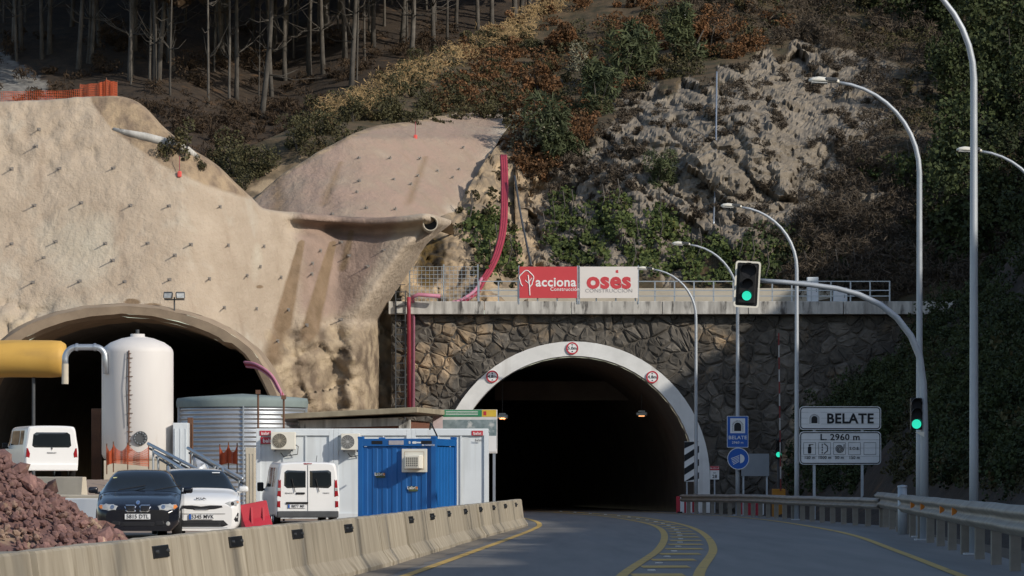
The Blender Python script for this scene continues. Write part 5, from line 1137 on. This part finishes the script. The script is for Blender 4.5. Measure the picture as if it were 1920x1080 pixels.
# drain pipe on the bench, dish on the hill, kerb on the slope
t = thing('drain_pipe', 'short dark mouthed drain pipe sticking out of the bench', 'pipe', P(807, 419, A_depth(807, 419)-.55)); q = MB(); r = 14/F*162
q.lathe([(r*.86, .6), (r*.86, -.0), (r, 0), (r, 3.5)], 24); me = q.mesh('pipe', True); me.transform(Matrix.Rotation(R(-90), 4, 'X')); me.transform(Matrix.Rotation(R(4), 4, 'Z')); ob('shell', me, concc, t)
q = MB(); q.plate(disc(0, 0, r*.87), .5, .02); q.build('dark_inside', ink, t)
t = thing('antenna_mast', 'thin mast with a small white dish on the brush hilltop', 'antenna', P(1271, 60, 207)); q = MB(); q.tube([(0, 0, -1.2), (0, 0, 1.25)], .05, 8); q.build('mast', galv, t)
q = MB(); q.lathe([(0, .06), (.12, .05), (.2, 0), (.2, .03), (0, .1)], 20); me = q.mesh('dish', True); me.transform(Matrix.Rotation(R(90), 4, 'X')); o = ob('dish', me, whitep, t); o.location = (.28, -.1, .82); q = MB(); q.box(.13, -.02, .82, .26, .04, .04); q.build('arm', galv, t)
depsA = BVHTree.FromPolygons([v.co for v in A.data.vertices], [tuple(p.vertices) for p in A.data.polygons])
def ray0(px, py):
    h = depsA.ray_cast(Vector((0, 0, HC)), (P(px, py, 100)-Vector((0, 0, HC))).normalized()); return h[0] if h[0] else P(px, py, A_depth(px, py))
q = MB(); kp = [ray0(x, y) for x, y in ((212, 241), (240, 250), (270, 256), (300, 264), (330, 273), (352, 283), (372, 294))]; q.tube(kp, [.06, .14, .19, .2, .19, .15, .06], 10)
for i, v in enumerate(q.v): q.v[i] = tuple(Vector(v)+Vector((0, 0, .05*fbm(v[0]*2, v[1]*2, v[2]*2, 3))))
tag(q.build('concrete_gutter', concw, None, True), 'whitish concrete gutter lip on the soil bank by the orange fence', 'gutter')
rv = random.Random(21)
# ------------------------------------------------------------ bolts in the sprayed concrete
bb = MB(); bb.box(0, 0, 0, .15, .03, .15); bb.tube([(0, 0, 0), (0, -.42, .03)], .020, 6); bb.tube([(0, -.03, 0), (0, -.08, 0)], .04, 6); bme = bb.mesh('bolt'); bme.materials.append(M('bolt_steel', (.34, .31, .28), (.2, .18, .16), 5, .6, metal=.3))
bl = MB(); bl.v, bl.f = bb.v, bb.f
depsA = BVHTree.FromPolygons([v.co for v in A.data.vertices], [tuple(p.vertices) for p in A.data.polygons]); depsC = BVHTree.FromPolygons([v.co for v in Cs.data.vertices], [tuple(p.vertices) for p in Cs.data.polygons])
hillB = BVHTree.FromPolygons([v.co for v in hill.data.vertices], [tuple(p.vertices) for p in hill.data.polygons]); cl2B = BVHTree.FromPolygons([v.co for v in cl2.data.vertices], [tuple(p.vertices) for p in cl2.data.polygons]); forB = BVHTree.FromPolygons([v.co for v in forest.data.vertices], [tuple(p.vertices) for p in forest.data.polygons]); grB = BVHTree.FromPolygons([v.co for v in go.data.vertices], [tuple(p.vertices) for p in go.data.polygons])
EYE = Vector((0, 0, HC))
def ray(bvh, px, py):
    d = (P(px, py, 100)-EYE).normalized(); h = bvh.ray_cast(EYE, d); return (h[0], h[1]) if h[0] else (None, None)
boltsA = [(73, 243), (68, 275), (22, 317), (112, 317), (213, 316), (65, 386), (153, 381), (245, 386), (317, 387), (412, 388), (22, 458), (105, 454), (198, 457), (277, 457), (358, 459), (427, 460), (494, 462), (82, 484), (212, 489), (328, 479), (62, 530), (150, 528), (234, 529), (318, 525), (392, 523), (487, 500), (462, 517), (526, 520), (585, 494), (584, 514), (480, 579), (420, 577), (540, 581), (640, 455), (655, 480), (690, 500), (600, 470), (720, 470), (520, 640), (575, 610), (640, 600)]
boltsC = [(673, 297), (731, 297), (787, 298), (868, 277), (674, 340), (669, 361), (783, 330), (820, 321), (770, 346), (848, 333), (738, 337), (687, 391), (741, 393), (623, 402), (860, 318)]
for lst, bv, par in ((boltsA, depsA, A), (boltsC, depsC, Cs)):
    for px_, py_ in lst:
        h, nr = ray(bv, px_, py_)
        if h is None: continue
        if nr.y > 0: nr = -nr
        o = ob('bolt', bme, None, par); o.scale = (1, rv.uniform(.6, 1.25), 1); o.location = h+nr*.01; o.rotation_euler = (nr*.5+Vector((-.15, -1, -.25))).to_track_quat('-Y', 'Z').to_euler()
for px_, py_, bv, lab in ((779, 258, depsC, 'on the upper dome'), (337, 327, depsA, 'below the concrete gutter')):
    h, nr = ray(bv, px_, py_); t = thing('marker', 'small red survey marker hanging %s' % lab, 'marker', h+Vector((0, -.12, 0))); q = MB(); q.box(0, 0, 0, .18, .10, .26, bev=.05); q.build('tag', M('marker_red', (.75, .12, .10)), t); q = MB(); q.tube([(0, 0, .1), (0, .05, .75)], .015, 5); q.build('cord', redc, t)
# ------------------------------------------------------------ rubble heap
pile = thing('rubble_pile', 'heap of reddish brown broken rock behind the barrier on the left', 'rubble', (PX(-45, 62), 62, 0))
def pile_h(x, y): return max(-.2, 2.3*(1-(abs(x+.6)/3.3)**1.2)*(1-(abs(y)/4.2)**1.6) if abs(y) < 4.2 and abs(x+.6) < 3.3 else -.2)
m = MB(); n = 44
for j in range(n+1):
    for i in range(n+1):
        x, y_ = -4.5+8*i/n, -4.5+9*j/n; m.v.append((x, y_, pile_h(x, y_)-.08+.10*fbm(x*1.5, y_*1.5, 2, 3)))
m.f = [(j*(n+1)+i, j*(n+1)+i+1, (j+1)*(n+1)+i+1, (j+1)*(n+1)+i) for j in range(n) for i in range(n)]; m.build('core', rubblem, pile, True)
rocks = []
for s_ in range(9):
    bm_ = bmesh.new(); bmesh.ops.create_icosphere(bm_, subdivisions=1, radius=1); r_ = random.Random(s_)
    for v in bm_.verts: v.co = Vector((v.co.x*r_.uniform(.75, 1.2), v.co.y*r_.uniform(.7, 1.1), v.co.z*r_.uniform(.55, .85)))*r_.uniform(.8, 1.15)
    bmesh.ops.convex_hull(bm_, input=bm_.verts[:]); me = bpy.data.meshes.new('rock'); bm_.to_mesh(me); bm_.free(); me.materials.append(rubblem); rocks.append(me)
rr = random.Random(4); small = MB(); cand = []
while len(cand) < 3600:
    x, y_ = rr.uniform(-3.8, 2.9), rr.uniform(-4.2, 3); h = pile_h(x, y_)
    if h > -.1 or rr.random() < .04: cand.append((x, y_, max(h, 0)))
for i, (x, y_, h) in enumerate(cand):
    if i < 300:
        o = ob('rock', rocks[i % 9], None, pile); sc = .075+.16*rr.random()**2.2; o.location = (x, y_, h+sc*.2); o.rotation_euler = (rr.uniform(0, 6), rr.uniform(0, 6), rr.uniform(0, 6)); o.scale = (sc, sc*rr.uniform(.7, 1.2), sc*rr.uniform(.7, 1.1))
    else:
        sc = rr.uniform(.03, .09); M_ = Matrix.Translation((x, y_, h+sc*.3)) @ Matrix.Rotation(rr.uniform(0, 6), 4, Vector((rr.random(), rr.random(), rr.random())).normalized()) @ Matrix.Scale(sc, 4)
        small.add([M_ @ v.co for v in rocks[i % 9].vertices], [tuple(p.vertices) for p in rocks[i % 9].polygons])
tag(small.build('small_rocks', rubblem, pile), kind='stuff')

# ------------------------------------------------------------ vegetation
def scatter(bvh, regs, n, seed):
    r_ = random.Random(seed); out = []
    while len(out) < n:
        x0, x1, y0, y1 = r_.choice(regs); px, py = r_.uniform(x0, x1), r_.uniform(y0, y1); h, nr = ray(bvh, px, py)
        if h is not None: out.append((h, nr if nr.y < 0 else -nr, px, py))
        else: out.append(None)
    return [o for o in out if o]
# low undergrowth that nobody could count: five masses by colour
def mass(name, mat, spots, per, rad, size, seed, shape=(1, 1, 1), elong=1.6, up=.3):
    rg = np.random.default_rng(seed); pts = []
    for k, (h, nr, px, py) in enumerate(spots):
        r0 = rad*rg.uniform(.55, 1.35); c = clump(per, r0, seed*1000+k, 5, shape); pts.append(c+np.array(h)+np.array((0, -.15, up*r0)))
    return leaves(np.concatenate(pts), size, seed, name=name, elong=elong)
def rock_free(spots): return [s_ for s_ in spots if rockmask(s_[2], s_[3]) < .45]
def above(spots, f): return [s_ for s_ in spots if f(s_[2], s_[3])]
brush = [(560, 960, 120, 235), (700, 1200, 60, 240), (900, 1500, -10, 160), (1300, 1950, -20, 120), (960, 1110, 200, 330)]
def stuff(name, mat, me): tag(ob(name, me, mat), kind='stuff')
S1 = rock_free(scatter(hillB, brush, 330, 1))
stuff('bracken_undergrowth', bracken, mass('bracken_undergrowth', bracken, [s_ for s_ in S1 if 820 < s_[2] < 1480 and rv.random() < .8][:190], 420, .75, .09, 3, (1, .8, .7)))
S2 = rock_free(scatter(hillB, [(400, 980, 150, 330), (640, 1300, 50, 240), (1200, 2000, -20, 150), (1450, 1950, 100, 540)], 420, 2))
stuff('green_undergrowth', olive, mass('green_undergrowth', olive, S2[:300], 400, .8, .085, 4, (1, .8, .75)))
S3 = scatter(hillB, [(1560, 1960, 60, 560), (1500, 1700, 400, 560), (1560, 1960, 330, 570), (1250, 1960, -10, 90)], 420, 5)
stuff('twig_undergrowth', twigs, mass('twig_undergrowth', twigs, S3, 330, .95, .045, 5, (1, .8, 1), 9))
S4 = rock_free(above(scatter(hillB, [(600, 1120, 10, 240)], 800, 6), lambda x, y: abs(y-interp(x, P5_top)-18) < 26))
gp = []
rg = np.random.default_rng(8)
for (h, nr, px, py) in S4:
    for _ in range(60): gp.append(np.array(h)+np.array((rg.normal()*.35, rg.normal()*.3, rg.uniform(.05, .75))))
me = leaves(gp, .035, 9, (0.0, -1, 0.0), 'dry_grass', 9.0)
# make grass blades upright
stuff('dry_grass', drygrass, me)
S5 = scatter(forB, [(-60, 1000, 60, 340), (100, 900, 200, 340)], 330, 7)
stuff('forest_undergrowth', brownleaf, mass('forest_undergrowth', brownleaf, S5, 220, .9, .055, 6, (1.1, 1, .6), 6))
S6 = scatter(grB, [(1640, 1960, 560, 900), (1740, 1990, 400, 900), (1500, 1760, 600, 860)], 520, 11)
S6 = [s_ for s_ in S6 if s_[2] > 1745 or s_[0].y > 132]
S6b = [s_ for s_ in scatter(grB, [(1676, 1800, 640, 905), (1790, 1930, 780, 915)], 420, 41) if s_[0].x > railx(min(s_[0].y, 156))+1.3]
stuff('verge_undergrowth', olive, mass('verge_undergrowth', olive, S6b, 110, .34, .075, 17, (1, 1, .9)))
S6c = [s_ for s_ in scatter(grB, [(1480, 1690, 640, 930)], 500, 43) if s_[0].y > 131 and s_[0].x > 9.8]
stuff('bank_undergrowth', evergreen, mass('bank_undergrowth', evergreen, S6c, 110, .4, .08, 18, (1, 1, .9)))
stuff('roadside_undergrowth', evergreen, mass('roadside_undergrowth', evergreen, S6, 330, .75, .085, 7, (1, 1, .9)))
S7 = [s_ for s_ in scatter(hillB, [(960, 1600, 120, 480), (1150, 1700, 80, 240), (1000, 1200, 200, 380)], 420, 31) if .15 < rockmask(s_[2], s_[3])][:190]
stuff('cliff_tufts', twigs, mass('cliff_tufts', twigs, S7, 150, .34, .045, 12, (1.2, .6, .8), 6))
S8 = scatter(cl2B, [(860, 960, 300, 540)], 40, 33)
stuff('cliff_foot_tufts', olive, mass('cliff_foot_tufts', olive, S8, 120, .3, .08, 13, (1, .6, .8)))
S9 = []
r9 = random.Random(77)
while len(S9) < 620:
    Y_ = r9.uniform(45, 160); x0 = railx(Y_)+2.6 if Y_ < 157 else 10.6; X_ = x0+r9.uniform(1.5, 22); S9.append((Vector((X_, Y_, gz(X_, Y_))), None, 960+X_*F/Y_, 0))
S9 = [s_ for s_ in S9 if s_[2] > 1960]
stuff('hill_scrub', olive, mass('hill_scrub', olive, S9, 150, .9, .11, 15, (1, 1, .7)))
# individual bushes, ivy curtains
bush_me = {}
def bush(name, kind, mat, px, py, bvh, rad, label, cat='bush', group=None, n=1500, size=.12, shape=(1, .8, 1), el=1.5, seed=1, up=.5):
    h, nr = ray(bvh, px, py)
    if h is None: return
    key = (kind, seed)
    if key not in bush_me: bush_me[key] = leaves(clump(n, 1, seed*7+3, 9, shape), size, seed, name='foliage', elong=el); bush_me[key].materials.append(mat)
    t = thing(name, label, cat, h, rv.uniform(0, 6), group); o = ob('foliage', bush_me[key], None, t); o.location = (0, 0, up*rad); o.scale = (rad, rad, rad)
    for k in range(3): a = rv.uniform(0, 6); q = MB(); q.tube([(0, 0, -.4*rad), (.25*rad*math.cos(a), .25*rad*math.sin(a), .4*rad), (.5*rad*math.cos(a), .5*rad*math.sin(a), .9*rad)], [.05*rad, .03*rad, .01*rad], 5); q.build('stem', bark, t)
bush('pale_shrub', 'pale', palebush, 1085, 130, hillB, 1.2, 'pale seed headed shrub standing among rusty bracken', seed=1, size=.06, shape=(.7, .7, 1.3), n=1400)
bush('pale_shrub', 'pale', palebush, 995, 290, hillB, 1.5, 'pale tipped shrub beside the top of the red hoses', seed=2, size=.06, shape=(.9, .7, 1.1), n=1700)
for i, (px_, py_, rd, lab) in enumerate(((1165, 160, 2.0, 'grey-green broom bush at the upper left of the rock cliff'), (1050, 290, 1.8, 'dark broom bush left of the rock face above the ivy'), (1290, 110, 1.7, 'broom bush on the rim above the cliff cable'), (1230, 345, 1.0, 'small broom bush growing out of the middle of the cliff'), (1120, 210, 1.6, 'broom bush below the pale shrub'))):
    bush('broom_bush', 'broom', broom, px_, py_, hillB, rd, lab, group='broom bushes on the hillside', seed=3+i % 2, size=.05, el=6, shape=(.9, .8, 1.15), n=2200)
for i, (px_, py_, rd, lab) in enumerate(((1015, 180, 1.3, 'rust coloured bracken clump left of the pale shrub'), (1010, 235, 1.4, 'bright rust bracken clump above the hose top'), (1060, 100, 1.3, 'rust bracken clump near the ridge line'), (1190, 80, 1.4, 'brown bracken clump left of the antenna mast'), (1330, 90, 1.3, 'brown bracken clump right of the antenna mast'))):
    bush('bracken_clump', 'bracken', bracken, px_, py_, hillB, rd, lab, group='bracken clumps', seed=5+i % 2, size=.075, shape=(1, .8, .8), n=2600, el=2.4)
for i, (px_, py_, rd, lab) in enumerate(((343, 290, .75, 'small dark bush on the soil bank by the gutter'), (311, 297, .45, 'tiny green tuft left of the bank bush'), (375, 318, .3, 'smallest tuft on the sandy bank'))):
    bush('bank_bush', 'olive', olive, px_, py_, depsA, rd, lab, seed=7, size=.13, n=700)
for i, (px_, py_, rd) in enumerate(((430, 305, .9), (441, 330, 1.0), (456, 352, .7), (505, 318, .8), (560, 282, .8), (612, 252, .8), (662, 228, .7), (735, 216, .7), (805, 205, .7))):
    bush('edge_bush', 'edge', olive, px_, py_, hillB, rd, order[i].replace('nearest', 'leftmost' if i == 0 else 'from the left').replace('second from', 'second from')+' low green bush along the rim above the pinkish dome', group='green bushes on the dome rim', seed=8+i % 2, size=.10, n=1100)
def ivy(pxs, n, label, bvhs, seed, mat=ivym, size=.16):
    r_ = random.Random(seed); pts = []
    while len(pts) < n:
        cx_, cy_, rx, ry = r_.choice(pxs); a = r_.uniform(0, 6.283); f = math.sqrt(r_.random()); px, py = cx_+rx*f*math.cos(a), cy_+ry*f*math.sin(a)
        if fbm(px*.035, py*.035, seed, 3) < -.18: n -= 1; continue
        for bv in bvhs:
            h, nr = ray(bv, px, py)
            if h is not None: break
        if h is None: n -= 1; continue
        if nr.y > 0: nr = -nr
        d = .12+.5*max(0, fbm(px*.05, py*.05, seed+3, 3))+r_.random()*.25; pts.append(h+nr*d)
    t = thing('ivy', label, 'ivy', pts[0]); o = ob('foliage', leaves([p-pts[0] for p in pts], size, seed, (-.1, -.7, .45), 'foliage', 1.15), mat, t)
    for k in range(5):
        p0 = pts[k*7]-pts[0]; q = MB(); q.tube([p0+Vector((0, .1, 0)), p0+Vector((.2, .15, .7)), p0+Vector((.1, .25, 1.4))], .03, 5); q.build('stem', bark, t)
ivy([(915, 440, 48, 45), (935, 490, 40, 40), (900, 425, 30, 25)], 2600, 'dark ivy curtain left of the hoses above the railing', (cl2B, hillB), 1)
ivy([(1070, 430, 50, 55), (1060, 395, 25, 35), (1080, 475, 50, 30)], 3000, 'ivy curtain above the red banner', (hillB,), 2)
ivy([(1150, 410, 35, 45), (1160, 460, 60, 60), (1190, 500, 60, 30)], 3400, 'ivy curtain above the white banner', (hillB,), 3)
ivy([(1240, 420, 30, 30), (1280, 480, 70, 50), (1330, 490, 60, 50), (1400, 500, 60, 45)], 4200, 'wide ivy bank behind the arch street lamps', (hillB,), 4)
ivy([(1450, 480, 70, 55), (1530, 500, 70, 45), (1600, 500, 60, 45)], 3600, 'dark ivy bank left of the tall lamp posts', (hillB,), 5, evergreen)
ivy([(1640, 320, 40, 16), (1690, 330, 50, 30)], 1300, 'bright ivy patch high on the shaded right slope', (hillB,), 6)
# trees
def trunk_mesh(seed, H=17):
    r_ = random.Random(seed); m = MB(); pts = []; rs = []; lx = r_.uniform(-.05, .05); ph = r_.uniform(0, 6)
    for k in range(12): z = H*k/11; pts.append((lx*z+.16*math.sin(z*.35+ph), .1*math.cos(z*.3+ph), z-.5)); rs.append(max(.03, .155*(1-k/11.5)**.8*(1.25 if k == 0 else 1)))
    m.tube(pts, rs, 9)
    for k in range(34):
        j = r_.randint(2, 10); p = Vector(pts[j]); a = r_.uniform(0, 6.28); L = r_.uniform(.8, 3.4)
        d = Vector((math.cos(a), math.sin(a)*.6, r_.uniform(-.1, .6))); q = p+d*L*.5+Vector((0, 0, -.1)); m.tube([p, q, p+d*L+Vector((0, 0, .25))], [rs[j]*.28, .02, .008], 5)
    me = m.mesh('trunk', True); me.materials.append(bark); return me
trunks = [trunk_mesh(s_) for s_ in range(7)]
shade_crowns = []  # leafy crowns above the view, made big and dense to darken the wood
for s_ in range(4):
    c = clump(1900, 4.6, 60+s_, 12, (1, 1, .9)); me = leaves(c, .6, s_, name='crown'); me.materials.append(brownleaf); shade_crowns.append(me)
spots = [(40, 95), (76, 110), (150, 128), (166, 118), (248, 150), (288, 160), (302, 150), (322, 130), (440, 185), (492, 225), (508, 180), (535, 150), (583, 140), (606, 138), (661, 162), (705, 90), (752, 85), (768, 112), (812, 95), (858, 60), (893, 55), (962, 45), (988, 50), (975, 40), (925, 52)]
rt = random.Random(9)
for i in range(48): spots.append((rt.uniform(-120, 960), rt.uniform(-60, 120)))
thin0 = len(spots)
for i in range(85): spots.append((rt.uniform(-60, 960), rt.uniform(-50, 210)))
spots = [s_ for k, s_ in enumerate(spots) if k < thin0 or s_[1] < interp(s_[0], [(0, 110), (220, 160), (480, 220), (700, 140), (960, 30)])]
for i, (px_, py_) in enumerate(spots):
    h, nr = ray(forB, px_, py_)
    if h is None: continue
    named = i < 25
    t = thing('beech_tree', 'slender pale beech trunk in the dark wood above the slopes', 'tree', h, rt.uniform(0, 6), 'beech trees of the dark wood')
    o = ob('trunk', trunks[i % 7], None, t); sc = rt.uniform(.8, 1.15) if i < thin0 else rt.uniform(.3, .6); o.scale = (sc, sc, 1)
    if i >= thin0: continue
    c = ob('crown', shade_crowns[i % 4], None, t); c.location = (0, 0, rt.uniform(10.5, 13.5)); sc = rt.uniform(.9, 1.3); c.scale = (sc, sc, sc)
# evergreen trees on the right slope
ev = []
for s_ in range(3):
    me = leaves(clump(3800, 2.3, 80+s_, 14, (.85, .85, 1.25)), .17, s_, name='crown'); me.materials.append(evergreen); ev.append(me)
for i, (px_, py_) in enumerate(((1790, 60), (1860, 40), (1930, 100), (1830, 150), (1895, 190), (1780, 210), (1940, 260), (1850, 290), (1920, 380), (1790, 370), (1870, 450), (1940, 520), (1800, 500), (1730, 60), (1660, 20), (1590, 0), (1500, -10), (1420, 0))):
    h, nr = ray(hillB, px_, py_)
    if h is None: continue
    t = thing('evergreen_tree', 'dark evergreen tree on the shaded slope behind the right lamp posts', 'tree', h, rt.uniform(0, 6), 'evergreen trees on the right slope')
    c = ob('crown', ev[i % 3], None, t); c.location = (0, 0, 1.8); sc = rt.uniform(.75, 1.05); c.scale = (sc, sc, sc)
    o = ob('trunk', trunks[i % 7], None, t); o.scale = (.6, .6, .22)
# bare trees placed unseen along the right-hand crest to streak the road with shade
for i in range(26):
    Y_ = -25+i*7.2; x0 = railx(Y_)+1.6 if Y_ < 157 else 9.6; X_ = x0+hillH(Y_)/.93+rt.uniform(-1, 3); z_ = gz(X_, Y_)
    t = thing('crest_shade_tree', 'unseen bare tree on the right-hand hill crest, placed for its streaks of shade', 'tree', (X_, Y_, z_-.2), rt.uniform(0, 6), 'unseen shading trees on the right hill crest')
    o = ob('trunk', trunks[i % 7], None, t); o.scale = (.9, .9, .32)
